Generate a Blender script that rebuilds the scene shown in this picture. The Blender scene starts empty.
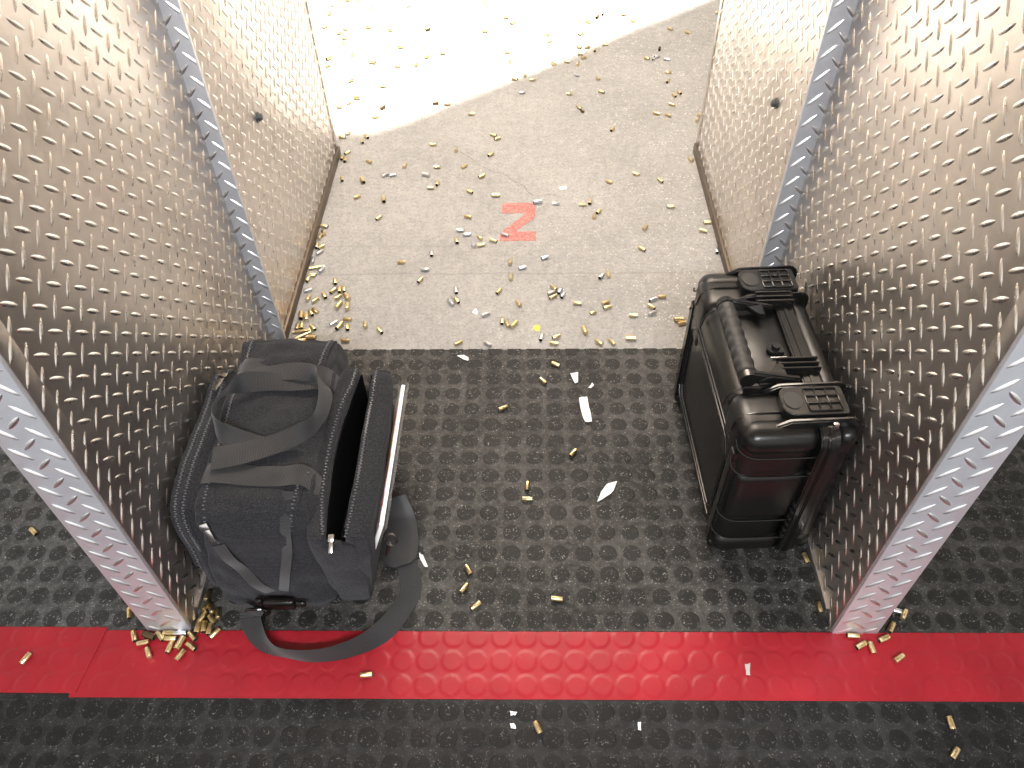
import bpy, bmesh, math, random
from mathutils import Vector, Matrix, noise
from mathutils.bvhtree import BVHTree
random.seed(7)
S = bpy.context.scene
COL = S.collection
# ------------------------------------------------------------ camera, world, light
pitch, yaw, roll = 0.832187, -0.0286153, -0.0239153
cp, sp = math.cos(pitch), math.sin(pitch)
fw = Vector((math.sin(yaw)*cp, math.cos(yaw)*cp, -sp))
r0 = Vector((math.cos(yaw), -math.sin(yaw), 0)); u0 = r0.cross(fw)
rt = math.cos(roll)*r0 + math.sin(roll)*u0
up = -math.sin(roll)*r0 + math.cos(roll)*u0
cd = bpy.data.cameras.new('camera'); cam = bpy.data.objects.new('camera', cd); COL.objects.link(cam)
M = Matrix((rt, up, -fw)).transposed().to_4x4(); M.translation = Vector((0.030833, -0.585602, 1.257367))
cam.matrix_world = M
cd.sensor_fit = 'HORIZONTAL'; cd.sensor_width = 36; cd.lens = 793.58/1024*36; cd.clip_start = 0.02
S.camera = cam
S.view_settings.view_transform = 'Standard'; S.view_settings.look = 'None'
S.view_settings.gamma = 1; S.view_settings.use_curve_mapping = False
S.view_settings.exposure = 0.0

w = bpy.data.worlds.new('range_interior_light'); S.world = w; w.use_nodes = True
bg = w.node_tree.nodes['Background']; bg.inputs[0].default_value = (1.0, .955, .90, 1); bg.inputs[1].default_value = 1.15

def light(name, kind, loc, direction, energy, color, **kw):
    l = bpy.data.lights.new(name, kind); l.energy = energy; l.color = color
    for k, v in kw.items(): setattr(l, k, v)
    o = bpy.data.objects.new(name, l); COL.objects.link(o); o.location = loc
    o.rotation_euler = Vector(direction).to_track_quat('-Z', 'Y').to_euler(); return o
# daylight-bright down-range flood, cut off by the added baffle
light('flood_light', 'SUN', (0, 5, 5), (0.0, -.35, -1), 23.0, (1, .91, .80), angle=0.035)
# ceiling tubes over the firing line, behind and above the booth
light('ceiling_tube_light', 'AREA', (0.1, -1.75, 2.25), (0, .62, -1), 86, (.93, .96, 1), shape='RECTANGLE', size=1.3, size_y=.12)
light('warm_fill_light', 'AREA', (-0.05, 1.75, 2.28), (0, 0, -1), 62, (1, .86, .72), shape='RECTANGLE', size=1.2, size_y=.5)  # added fill lamp, stands in for warm bounce at the far end

# ------------------------------------------------------------ helpers
def link(name, me, mat=None, parent=None, smooth=True):
    o = bpy.data.objects.new(name, me); COL.objects.link(o)
    if mat is not None:
        for m in (mat if isinstance(mat, (list, tuple)) else [mat]): me.materials.append(m)
    if smooth: 
        for p in me.polygons: p.use_smooth = True
    if parent: o.parent = parent
    return o
def tag(o, label, cat, group=None, kind=None):
    o['label'] = label; o['category'] = cat
    if group: o['group'] = group
    if kind: o['kind'] = kind
    return o
def structure(o, label=None):
    o['kind'] = 'structure'
    if label: o['label'] = label
    return o
class MB:
    """collects shapes into one mesh"""
    def __init__(s): s.v = []; s.f = []; s.m = []; s.uv = None
    def add(s, vs, fs, mi=0):
        n = len(s.v); s.v += [tuple(v) for v in vs]; s.f += [tuple(i+n for i in f) for f in fs]; s.m += [mi]*len(fs); return s
    def bm(s, b, mtx=None, mi=0):
        b.verts.ensure_lookup_table()
        for i, v in enumerate(b.verts): v.index = i
        vs = [(mtx @ v.co) if mtx else v.co.copy() for v in b.verts]
        s.add(vs, [[v.index for v in f.verts] for f in b.faces], mi); b.free(); return s
    def box(s, x0, x1, y0, y1, z0, z1, r=.002, seg=2, mtx=None, mi=0):
        b = bmesh.new(); bmesh.ops.create_cube(b, size=1)
        for v in b.verts:
            v.co = Vector(((x0+x1)/2+v.co.x*(x1-x0), (y0+y1)/2+v.co.y*(y1-y0), (z0+z1)/2+v.co.z*(z1-z0)))
        r = min(r, .49*min(abs(x1-x0), abs(y1-y0), abs(z1-z0)))
        if r > 0: bmesh.ops.bevel(b, geom=list(b.edges), offset=r, segments=seg, profile=.5, affect='EDGES')
        return s.bm(b, mtx, mi)
    def prism(s, poly, axis, a, b_, r=.0, mi=0, seg=2):
        """poly: 2D outline, extruded along axis between a and b_"""
        b = bmesh.new()
        def P(p, t):
            return {'x': (t, p[0], p[1]), 'y': (p[0], t, p[1]), 'z': (p[0], p[1], t)}[axis]
        lo = [b.verts.new(P(p, a)) for p in poly]; hi = [b.verts.new(P(p, b_)) for p in poly]; n = len(poly)
        b.faces.new(lo[::-1]); b.faces.new(hi)
        for i in range(n): b.faces.new((lo[i], lo[(i+1) % n], hi[(i+1) % n], hi[i]))
        bmesh.ops.recalc_face_normals(b, faces=list(b.faces))
        if r > 0: bmesh.ops.bevel(b, geom=list(b.edges), offset=r, segments=seg, affect='EDGES', clamp_overlap=True)
        return s.bm(b, None, mi)
    def tube(s, pts, rad, n=10, closed=False, mi=0):
        pts = [Vector(p) for p in pts]; N = len(pts); rings = []
        prev = None
        for i, p in enumerate(pts):
            if closed: t = pts[(i+1) % N]-pts[i-1]
            else: t = pts[min(i+1, N-1)]-pts[max(i-1, 0)]
            t.normalize()
            if prev is None:
                a = t.cross(Vector((0, 0, 1)));  a = a if a.length > .1 else t.cross(Vector((1, 0, 0)))
            else: a = prev-t*prev.dot(t)
            a.normalize(); prev = a; c = t.cross(a)
            R = rad[i] if isinstance(rad, (list, tuple)) else rad
            rings.append([p+(a*math.cos(2*math.pi*k/n)+c*math.sin(2*math.pi*k/n))*R for k in range(n)])
        vs = [v for r in rings for v in r]; fs = []
        for i in range(N if closed else N-1):
            j = (i+1) % N
            for k in range(n): fs.append((i*n+k, i*n+(k+1) % n, j*n+(k+1) % n, j*n+k))
        if not closed: fs.append(tuple(range(n))[::-1]); fs.append(tuple((N-1)*n+k for k in range(n)))
        return s.add(vs, fs, mi)
    def build(s, name, mat, parent=None, smooth=True, angle=35):
        me = bpy.data.meshes.new(name); me.from_pydata(s.v, [], s.f)
        me.polygons.foreach_set('material_index', s.m); me.update()
        b = bmesh.new(); b.from_mesh(me); bmesh.ops.recalc_face_normals(b, faces=list(b.faces)); b.to_mesh(me); b.free()
        o = link(name, me, mat, parent, smooth)
        if smooth: me.set_sharp_from_angle(angle=math.radians(angle))
        return o
def catmull(P, n):
    out = []
    P = [P[0]*2-P[1]]+P+[P[-1]*2-P[-2]]
    for i in range(1, len(P)-2):
        for k in range(n):
            t = k/n; a, b, c, d = P[i-1:i+3]
            out.append(.5*((2*b)+(c-a)*t+(2*a-5*b+4*c-d)*t*t+(3*b-a-3*c+d)*t**3))
    out.append(P[-2]); return out
def ribbon(name, pts, mat, parent, width, thick=.0016, n=8, widths=None, wob=0, cross=5):
    """pts: list of (point, side vector). one closed webbing strip with UVs in metres"""
    V = [Vector(tuple(p)+tuple(Vector(s).normalized())) for p, s in pts]
    W = widths or [width]*len(pts)
    V = [Vector(tuple(v)+(wi,)) for v, wi in zip(V, W)]
    C = catmull(V, n)
    pos = [Vector(c[0:3]) for c in C]; sd = [Vector(c[3:6]).normalized() for c in C]; wd = [c[6] for c in C]
    vs = []; fs = []; uv = []; L = 0; N = len(C)
    for i in range(N):
        t = (pos[min(i+1, N-1)]-pos[max(i-1, 0)]).normalized()
        s_ = (sd[i]-t*sd[i].dot(t)).normalized(); nn = t.cross(s_)
        if i: L += (pos[i]-pos[i-1]).length
        for side in (1, -1):
            for k in range(cross):
                a = k/(cross-1)*2-1
                h = thick/2*(1-.55*abs(a)**6) + (.0006*math.sin(L*70+a*2)*wob)
                off = nn*(thick/2*side*(1-.6*abs(a)**6)) + nn*(wob*.0012*math.sin(L*60+a*3))
                vs.append(pos[i]+s_*(a*wd[i]/2)+off); uv.append((L, a*wd[i]/2))
    c2 = cross*2
    def F(a, b, c, d): fs.append((a, b, c, d))
    for i in range(N-1):
        o, q = i*c2, (i+1)*c2
        for k in range(cross-1):
            F(o+k, o+k+1, q+k+1, q+k); F(o+cross+k+1, o+cross+k, q+cross+k, q+cross+k+1)
        F(o, q, q+cross, o+cross); F(o+cross-1, o+2*cross-1, q+2*cross-1, q+cross-1)
    for o in (0, (N-1)*c2):
        for k in range(cross-1): F(o+k, o+k+1, o+cross+k+1, o+cross+k)
    me = bpy.data.meshes.new(name); me.from_pydata(vs, [], fs); me.update()
    b = bmesh.new(); b.from_mesh(me); bmesh.ops.recalc_face_normals(b, faces=list(b.faces)); b.to_mesh(me); b.free()
    ul = me.uv_layers.new(name='UVMap')
    for lp in me.loops: ul.data[lp.index].uv = uv[lp.vertex_index]
    o = link(name, me, mat, parent); me.set_sharp_from_angle(angle=math.radians(50)); return o
def puffy(name, c8, mat, parent=None, r=.02, n=16, puff=.006, wr=.003, ws=14, bow=None, seed=0):
    """soft fabric block: c8 = 4 bottom + 4 top corners (same turning order)"""
    c8 = [Vector(c) for c in c8]
    def tri(u, v, t):
        b = (c8[0]*(1-u)+c8[1]*u)*(1-v)+(c8[3]*(1-u)+c8[2]*u)*v
        a = (c8[4]*(1-u)+c8[5]*u)*(1-v)+(c8[7]*(1-u)+c8[6]*u)*v
        return b*(1-t)+a*t
    dims = [((c8[1]-c8[0]).length+(c8[5]-c8[4]).length)/2, ((c8[3]-c8[0]).length+(c8[7]-c8[4]).length)/2, (c8[4]-c8[0]).length]
    cnt = [max(4, int(round(n*d/max(dims)))) + 4 for d in dims]
    def grid(d, m):
        rr = min(r, d*.49)/d; g = [0, rr*.15, rr*.4, rr*.7, rr]
        k = max(2, m-4); g += [rr+(1-2*rr)*i/k for i in range(1, k)]; g += [1-x for x in (rr, rr*.7, rr*.4, rr*.15, 0)]
        return g
    G = [grid(d, m) for d, m in zip(dims, cnt)]
    idx = {}; vs = []; fs = []
    def vert(a, b, c):
        key = (a, b, c)
        if key in idx: return idx[key]
        p = Vector((G[0][a]*dims[0], G[1][b]*dims[1], G[2][c]*dims[2]))
        q = Vector([min(max(p[i], min(r, dims[i]*.49)), dims[i]-min(r, dims[i]*.49)) for i in range(3)])
        d = p-q; rr = [min(r, dims[i]*.49) for i in range(3)]
        dn = Vector([d[i]/rr[i] for i in range(3)]); mx = max(abs(x) for x in dn)
        if dn.length > 1e-9:
            dn = dn.normalized()*mx
            d = Vector([dn[i]*rr[i] for i in range(3)])
        p = q+d
        nrm = dn.normalized() if dn.length > 1e-9 else Vector((0, 0, 1))
        U = [p[i]/dims[i] for i in range(3)]
        w_ = tri(*U)
        k = 1
        for i in range(3): k *= (1-(2*U[i]-1)**4) if abs(nrm[i]) < .6 else 1
        w_ = w_+nrm*puff*k
        nz = noise.noise((w_+Vector((seed*3.1, 0, 0)))*ws)+.5*noise.noise((w_+Vector((0, seed*1.7, 5)))*ws*2.3)
        w_ = w_+nrm*wr*nz
        if bow: w_ = w_+Vector(bow)*math.sin(math.pi*U[1])*U[2]
        w_.z = max(w_.z, .0022)
        idx[key] = len(vs); vs.append(w_); return idx[key]
    A, B, Cn = [len(g)-1 for g in G]
    for a in range(A):
        for b in range(B):
            for c in (0, Cn): fs.append((vert(a, b, c), vert(a+1, b, c), vert(a+1, b+1, c), vert(a, b+1, c)))
    for a in range(A):
        for c in range(Cn):
            for b in (0, B): fs.append((vert(a, b, c), vert(a+1, b, c), vert(a+1, b, c+1), vert(a, b, c+1)))
    for b in range(B):
        for c in range(Cn):
            for a in (0, A): fs.append((vert(a, b, c), vert(a, b+1, c), vert(a, b+1, c+1), vert(a, b, c+1)))
    m = MB(); m.add(vs, fs); o = m.build(name, mat, parent, angle=70); return o
def bvh(objs):
    V = []; F = []
    for o in objs:
        n = len(V); V += [o.matrix_world @ v.co for v in o.data.vertices]; F += [[i+n for i in p.vertices] for p in o.data.polygons]
    return BVHTree.FromPolygons(V, F)
def snap(tree, p, nrm, off, far=.07):
    p = Vector(p); nrm = Vector(nrm).normalized()
    h = tree.ray_cast(p+nrm*far, -nrm, far*2.2)
    return (h[0]+nrm*off) if h[0] is not None else p
def dense(pts, step):
    P = [Vector(tuple(p)+tuple(n)) for p, n in pts]
    C = catmull(P, 24); out = [C[0]]; acc = 0
    for a, b in zip(C, C[1:]):
        acc += (Vector(b[0:3])-Vector(a[0:3])).length
        if acc >= step: out.append(b); acc = 0
    return [(Vector(c[0:3]), Vector(c[3:6]).normalized()) for c in out]

# ------------------------------------------------------------ materials
def mat(name, color, rough=.5, metal=0, spec=.5):
    m = bpy.data.materials.new(name); m.use_nodes = True; b = m.node_tree.nodes['Principled BSDF']
    b.inputs['Base Color'].default_value = (*color, 1); b.inputs['Roughness'].default_value = rough
    b.inputs['Metallic'].default_value = metal; b.inputs['Specular IOR Level'].default_value = spec
    return m
class NT:
    def __init__(s, m): s.t = m.node_tree; s.b = s.t.nodes['Principled BSDF']
    def n(s, typ, **kw):
        x = s.t.nodes.new(typ)
        for k, v in kw.items():
            if k.startswith('i_'):
                k = k[2:]; k = int(k) if k.isdigit() else k.replace('_', ' ')
                if hasattr(v, 'is_output'): s.t.links.new(v, x.inputs[k])
                else: x.inputs[k].default_value = v
            else: setattr(x, k, v)
        return x
    def l(s, a, b): s.t.links.new(a, b)
    def math(s, op, a, b=0.0, c=0.0, clamp=False):
        x = s.t.nodes.new('ShaderNodeMath'); x.operation = op; x.use_clamp = clamp
        for i, v in enumerate((a, b, c)):
            if hasattr(v, 'is_output'): s.l(v, x.inputs[i])
            else: x.inputs[i].default_value = v
        return x.outputs[0]
    def noise(s, scale, detail=3, vec=None, rough=.5):
        x = s.n('ShaderNodeTexNoise'); x.inputs['Scale'].default_value = scale; x.inputs['Detail'].default_value = detail; x.inputs['Roughness'].default_value = rough
        s.l(vec if vec is not None else s.obj(), x.inputs['Vector']); return x.outputs['Fac']
    def obj(s):
        if not hasattr(s, '_o'): s._o = s.n('ShaderNodeTexCoord').outputs['Object']
        return s._o
    def uv(s): return s.n('ShaderNodeTexCoord').outputs['UV']
    def ramp(s, fac, stops):
        x = s.n('ShaderNodeValToRGB'); s.l(fac, x.inputs[0]); e = x.color_ramp.elements
        while len(e) < len(stops): e.new(.5)
        for el, (p, c) in zip(e, stops): el.position = p; el.color = (*c, 1) if len(c) == 3 else c
        return x.outputs[0]
    def mix(s, fac, a, b, blend='MIX'):
        x = s.n('ShaderNodeMix', data_type='RGBA', blend_type=blend)
        for i, v in ((0, fac), (6, a), (7, b)):
            if hasattr(v, 'is_output'): s.l(v, x.inputs[i])
            else: x.inputs[i].default_value = v if i == 0 else (*v, 1)
        return x.outputs[2]
    def bump(s, h, strength=.3, dist=.001):
        x = s.n('ShaderNodeBump'); x.inputs['Strength'].default_value = strength; x.inputs['Distance'].default_value = dist
        s.l(h, x.inputs['Height']); s.l(x.outputs[0], s.b.inputs['Normal'])
    def color(s, c): s.l(c, s.b.inputs['Base Color'])
    def rough(s, c): s.l(c, s.b.inputs['Roughness'])

def tread_metal(name, c1, c2, r1, r2, grime, metal=1):
    m = mat(name, c1, r1, metal); t = NT(m)
    sep = t.n('ShaderNodeSeparateXYZ'); t.l(t.obj(), sep.inputs[0])
    n1 = t.noise(3.2, 5); n2 = t.noise(26, 4, rough=.65); n3 = t.noise(240, 2)
    f = t.math('ADD', t.math('MULTIPLY', n1, .65), t.math('MULTIPLY', n2, .35))
    base = t.mix(t.ramp(f, [(.38, (0, 0, 0)), (.64, (1, 1, 1))]), c1, c2)
    # handling dirt streaks and dust specks
    g = t.ramp(t.noise(7, 6, rough=.7), [(.50, (0, 0, 0)), (.72, (1, 1, 1))])
    base = t.mix(t.math('MULTIPLY', g, grime), base, (.20, .15, .105))
    spk = t.ramp(t.noise(420, 1), [(.70, (0, 0, 0)), (.74, (1, 1, 1))])
    base = t.mix(t.math('MULTIPLY', spk, .25), base, (.8, .78, .74))
    t.color(base)
    t.rough(t.math('ADD', t.math('MULTIPLY', f, r2-r1), r1))
    t.bump(t.math('ADD', t.math('MULTIPLY', n2, 1.0), t.math('MULTIPLY', n3, .15)), .22, .0012)
    return m
TREAD = tread_metal('worn_tread_plate', (.64, .592, .555), (.80, .752, .708), .26, .46, .30)
def lug_metal(name, c, r):
    m = mat(name, c, r, 1); t = NT(m); t.bump(t.noise(90, 3), .15, .001)
    t.rough(t.math('ADD', t.math('MULTIPLY', t.noise(45, 3), .25), r-.12)); return m
LUG = lug_metal('polished_tread_bar', (.80, .765, .72), .28)
LUGC = lug_metal('bright_tread_bar', (.86, .87, .90), .36)
CLEAN = tread_metal('bright_tread_plate', (.60, .62, .67), (.72, .74, .79), .34, .48, .05, .55)
DARKSTEEL = mat('dirty_steel_angle', (.16, .13, .10), .5, .8)
BOLT = mat('steel_bolt', (.10, .11, .11), .45, .6)

CONC = mat('worn_concrete', (.5, .47, .43), .75); t = NT(CONC)
sepc = t.n('ShaderNodeSeparateXYZ'); t.l(t.obj(), sepc.inputs[0])
base = t.ramp(t.noise(2.2, 6, rough=.6), [(.3, (.355, .345, .332)), (.7, (.52, .503, .482))])
base = t.mix(t.math('MULTIPLY', t.ramp(t.noise(38, 5, rough=.7), [(.42, (0, 0, 0)), (.7, (1, 1, 1))]), .5), base, (.60, .58, .55))
base = t.mix(t.math('MULTIPLY', t.ramp(t.noise(150, 4, rough=.75), [(.38, (1, 1, 1)), (.52, (0, 0, 0))]), .5), base, (.24, .23, .215))
vor = t.n('ShaderNodeTexVoronoi'); vor.inputs['Scale'].default_value = 120; t.l(t.obj(), vor.inputs['Vector'])
patch = t.ramp(t.math('ADD', t.math('MULTIPLY', t.noise(2.6, 3), .75), t.math('MULTIPLY', sepc.outputs[0], .42)), [(.34, (0, 0, 0)), (.62, (1, 1, 1))])
fl = t.math('MULTIPLY', t.ramp(vor.outputs['Distance'], [(.20, (1, 1, 1)), (.30, (0, 0, 0))]), t.ramp(t.noise(60, 3), [(.46, (0, 0, 0)), (.60, (1, 1, 1))]))
base = t.mix(t.math('MULTIPLY', fl, t.math('ADD', t.math('MULTIPLY', patch, .9), .25)), base, (.84, .82, .80))
# trowel joint lines and a long hairline crack with shapes of their own
def line_mask(y0, wdt, wob):
    nz = t.noise(9, 3); d = t.math('ABSOLUTE', t.math('SUBTRACT', t.math('ADD', sepc.outputs[1], t.math('MULTIPLY', nz, wob)), y0))
    return t.ramp(t.math('DIVIDE', d, wdt), [(.3, (1, 1, 1)), (1, (0, 0, 0))])
for y0_, k_ in ((.93, .35), (1.04, .18)):
    base = t.mix(t.math('MULTIPLY', line_mask(y0_+.006, .004, .012), k_), base, (.24, .22, .20))
t.color(base)
t.bump(t.math('ADD', t.noise(75, 6, rough=.8), t.math('MULTIPLY', t.noise(14, 3), 1.4)), 1.0, .008)

P = .0412
def rubber(name, deep, ox, oy, px, py, dust, base_c=(.010, .0098, .0095), dust_c=(.092, .088, .083), rough=.55):
    m = mat(name, base_c, rough, 0, .22); t = NT(m)
    sep = t.n('ShaderNodeSeparateXYZ'); t.l(t.obj(), sep.inputs[0])
    def cell(o, off, p):
        a = t.math('DIVIDE', t.math('SUBTRACT', o, off), p); a = t.math('SUBTRACT', a, t.math('FLOOR', a))
        return t.math('MULTIPLY', t.math('SUBTRACT', a, .5), p)
    cx = cell(sep.outputs[0], ox-px/2, px); cy = cell(sep.outputs[1], oy-py/2, py)
    d = t.math('SQRT', t.math('ADD', t.math('MULTIPLY', cx, cx), t.math('MULTIPLY', cy, cy)))
    n1 = t.noise(5, 5, rough=.65); n2 = t.noise(70, 5, rough=.75); n3 = t.noise(330, 2)
    out = t.ramp(t.math('DIVIDE', d, .03), [(.50, (0, 0, 0)), (.60, (1, 1, 1))])          # ground between studs
    ring = t.ramp(t.math('DIVIDE', d, .03), [(.47, (0, 0, 0)), (.56, (1, 1, 1)), (.62, (.3, .3, .3))])
    amt = t.math('MULTIPLY', t.math('ADD', t.math('MULTIPLY', out, .55), t.math('ADD', t.math('MULTIPLY', ring, .30), .16)),
                 t.ramp(t.math('ADD', t.math('MULTIPLY', n1, .5), t.math('MULTIPLY', n2, .5)), [(.40, (.05, .05, .05)), (.60, (1, 1, 1))]))
    c = t.mix(t.math('MULTIPLY', amt, dust), base_c, dust_c)
    sp_ = t.math('MULTIPLY', t.ramp(n3, [(.60, (0, 0, 0)), (.68, (1, 1, 1))]), t.ramp(n2, [(.45, (0, 0, 0)), (.6, (1, 1, 1))]))
    c = t.mix(t.math('MULTIPLY', sp_, .5*dust), c, (.55, .54, .52))
    t.color(c); t.rough(t.math('ADD', t.math('MULTIPLY', n2, .25), rough-.12))
    t.bump(t.math('ADD', n2, t.math('MULTIPLY', n3, .3)), .35, .0012); return m
MIDMAT = rubber('dusty_black_rubber', .001, .3465, .0206, .0431, .0426, 1.0)
FRONTMAT = rubber('black_rubber', .001, -.7361, -.1714, .0402, .0402, .5, (.008, .008, .0085), (.060, .060, .063), .5)

RED = mat('red_floor_tape', (.62, .022, .035), .38, 0, .35); t = NT(RED)
n1 = t.noise(6, 5, rough=.6); n2 = t.noise(60, 5, rough=.75)
c = t.mix(t.ramp(n1, [(.35, (0, 0, 0)), (.7, (1, 1, 1))]), (.27, .010, .019), (.36, .014, .025))
c = t.mix(t.math('MULTIPLY', t.ramp(n2, [(.62, (0, 0, 0)), (.8, (1, 1, 1))]), .5), c, (.55, .12, .12))
c = t.mix(t.ramp(t.noise(21, 4, rough=.8), [(.68, (0, 0, 0)), (.73, (1, 1, 1))]), c, (.09, .02, .02))
t.color(c); t.bump(n2, .2, .001)
REDPAINT = mat('worn_red_paint', (.62, .15, .12), .8); t = NT(REDPAINT)
c = t.mix(t.ramp(t.noise(150, 5, rough=.8), [(.42, (0, 0, 0)), (.62, (1, 1, 1))]), (.44, .12, .10), (.50, .30, .27)); t.color(c)
t.bump(t.noise(55, 6, rough=.75), .5, .003)
al = t.ramp(t.noise(210, 4, rough=.8), [(.30, (0, 0, 0)), (.40, (1, 1, 1))]); t.l(al, t.b.inputs['Alpha'])

BRASS = mat('fired_brass', (.66, .48, .20), .28, 1); t = NT(BRASS)
t.color(t.mix(t.ramp(t.noise(300, 3), [(.4, (0, 0, 0)), (.65, (1, 1, 1))]), (.64, .50, .26), (.86, .72, .44)))
NICKEL = mat('nickel_casing', (.66, .67, .69), .30, 1)
SOOT = mat('sooted_brass', (.14, .10, .06), .45, .9)
INSIDE = mat('casing_inside', (.02, .017, .012), .8)

PLASTIC = mat('black_case_plastic', (.006, .0059, .0057), .28, 0, .38); t = NT(PLASTIC)
t.bump(t.noise(900, 2), .22, .0004); t.rough(t.math('ADD', t.math('MULTIPLY', t.noise(30, 4), .05), .27))
SMOOTHP = mat('smooth_black_plastic', (.007, .0068, .0066), .18, 0, .42)
RUBBERG = mat('grip_rubber', (.022, .022, .022), .48); t = NT(RUBBERG); t.bump(t.noise(1100, 2), .3, .0004)
CHROME = mat('plated_steel', (.75, .75, .76), .2, 1)
DARKMETAL = mat('dark_zip_metal', (.10, .095, .09), .35, 1)

FABRIC = mat('black_polyester', (.017, .0175, .0205), .82, 0, .2); t = NT(FABRIC)
bw = [t.n('ShaderNodeTexWave', wave_type='BANDS', bands_direction=d) for d in ('X', 'Y', 'Z')]
for b_ in bw: b_.inputs['Scale'].default_value = 190; b_.inputs['Distortion'].default_value = .6; t.l(t.obj(), b_.inputs['Vector'])
hh = t.math('ADD', t.math('ADD', bw[0].outputs['Fac'], bw[1].outputs['Fac']), bw[2].outputs['Fac'])
t.bump(t.math('ADD', hh, t.math('MULTIPLY', t.noise(60, 3), 2.5)), .45, .0007)
t.color(t.mix(t.ramp(t.noise(500, 2), [(.45, (0, 0, 0)), (.75, (1, 1, 1))]), (.013, .0132, .0148), (.042, .042, .047)))
t.b.inputs['Sheen Weight'].default_value = .10; t.b.inputs['Sheen Roughness'].default_value = .5; t.b.inputs['Sheen Tint'].default_value = (.7, .7, .75, 1)
WEB = mat('black_webbing', (.016, .016, .018), .62, 0, .3); t = NT(WEB)
wv = t.n('ShaderNodeTexWave', wave_type='BANDS', bands_direction='X'); wv.inputs['Scale'].default_value = 130; t.l(t.uv(), wv.inputs['Vector'])
t.bump(wv.outputs['Fac'], .6, .0009)
t.color(t.mix(wv.outputs['Fac'], (.008, .008, .009), (.033, .033, .036)))
t.b.inputs['Sheen Weight'].default_value = .2
SHADE_LINING = mat('shade_black_lining', (.002, .002, .0025), 1, 0, .05)  # near-black puts the open pocket's shade into the colour
PAD = mat('grey_pad_rubber', (.022, .0225, .024), .5)
COIL = mat('zip_coil', (.10, .10, .11), .2)
PAPER = mat('white_paper', (.80, .80, .80), .7)
PRINT = mat('printed_cover', (.8, .8, .8), .5); t = NT(PRINT)
sep = t.n('ShaderNodeSeparateXYZ'); t.l(t.obj(), sep.inputs[0])
t.color(t.ramp(t.math('ADD', t.math('MULTIPLY', sep.outputs[1], 2.6), t.math('MULTIPLY', t.noise(22, 3), .35)),
   [(.40, (.78, .76, .76)), (.47, (.62, .10, .12)), (.55, (.78, .74, .74)), (.70, (.55, .12, .10)), (.80, (.72, .62, .30)), (.95, (.8, .5, .45)), (1, (.8, .78, .76))]))
CLEAR = mat('clear_plastic_sleeve', (1, 1, 1), .12); CLEAR.node_tree.nodes['Principled BSDF'].inputs['Alpha'].default_value = .22
YELLOW = mat('yellow_plastic', (.85, .75, .05), .5)

# ------------------------------------------------------------ the setting
ZC = -.004
m = MB(); m.box(-3.6, 3.6, -2.2, 6.0, -.12, ZC, 0)
structure(m.build('floor', CONC, smooth=False))
# hairline crack: a thin dark groove strip in the concrete
ck = [(-.168,1.488),(-.137,1.456),(-.105,1.413),(-.066,1.379),(-.037,1.371),(-.008,1.334),(.021,1.308),(.041,1.266),(.069,1.258),(.097,1.265),(.129,1.247)]
mk = MB(); CR = catmull([Vector((a, b, 0)) for a, b in ck], 5); vs = []; fs = []
for i, c in enumerate(CR):
    tt = (CR[min(i+1, len(CR)-1)]-CR[max(i-1, 0)]).normalized(); s_ = Vector((-tt.y, tt.x, 0))
    hw = .0011*(.35+abs(noise.noise(c*60)))*(1 if 0 < i < len(CR)-1 else .1)
    j = noise.noise(c*110)*.003
    for sg in (-1, 1): vs.append((c.x+s_.x*(j+sg*hw), c.y+s_.y*(j+sg*hw), ZC+.0004))
for i in range(len(CR)-1): fs.append((2*i, 2*i+1, 2*i+3, 2*i+2))
mk.add(vs, fs); o = mk.build('floor_crack', mat('crack_grit', (.16, .145, .13), .9), bpy.data.objects['floor'], smooth=False)

def lug_plate(mb, f3, a0, a1, b0, b1, oa, ob, p=.0283, L=.0325, Wd=.0066, H=.0021, pad=.004):
    """raised bars of tread plate; f3 maps (a,b,h) to 3D; lattice turned 45 degrees"""
    k = p/math.sqrt(2); R = int(max(a1-a0, b1-b0)/k)+4
    st = [-1, -.86, -.5, 0, .5, .86, 1]
    ia = int((a0-oa)/k)-2; ib = int((b0-ob)/k)-2
    for i in range(ia, ia+int((a1-a0)/k)+6):
        for j in range(ib, ib+int((b1-b0)/k)+6):
            if (i+j) % 2: continue
            ca, cb = oa+i*k, ob+j*k
            if not (a0+pad < ca < a1-pad and b0+pad < cb < b1-pad): continue
            kind = ((i-j)//2+0) % 2 if False else (((i+j)//2 + (i-j)//2) % 2)
            ang = math.pi/4 if kind == 0 else -math.pi/4
            ux, uy = math.cos(ang), math.sin(ang); vs = []; fs = []
            for s in st:
                wv_ = Wd/2*(1-s*s)**.6+.0004; hv = H*(1-abs(s)**3)**.8
                for t_, hh in ((-1, 0), (-.55, .72), (0, 1), (.55, .72), (1, 0)):
                    a = ca+ux*s*L/2-uy*t_*wv_; b = cb+uy*s*L/2+ux*t_*wv_
                    a = min(max(a, a0), a1); b = min(max(b, b0), b1)
                    vs.append(f3(a, b, hv*hh))
            for q in range(len(st)-1):
                for t_ in range(4): fs.append((q*5+t_, q*5+t_+1, q*5+t_+6, q*5+t_+5))
            mb.add(vs, fs, 1)
HW = 1.95; YS = .668; YF = 1.473
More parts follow.
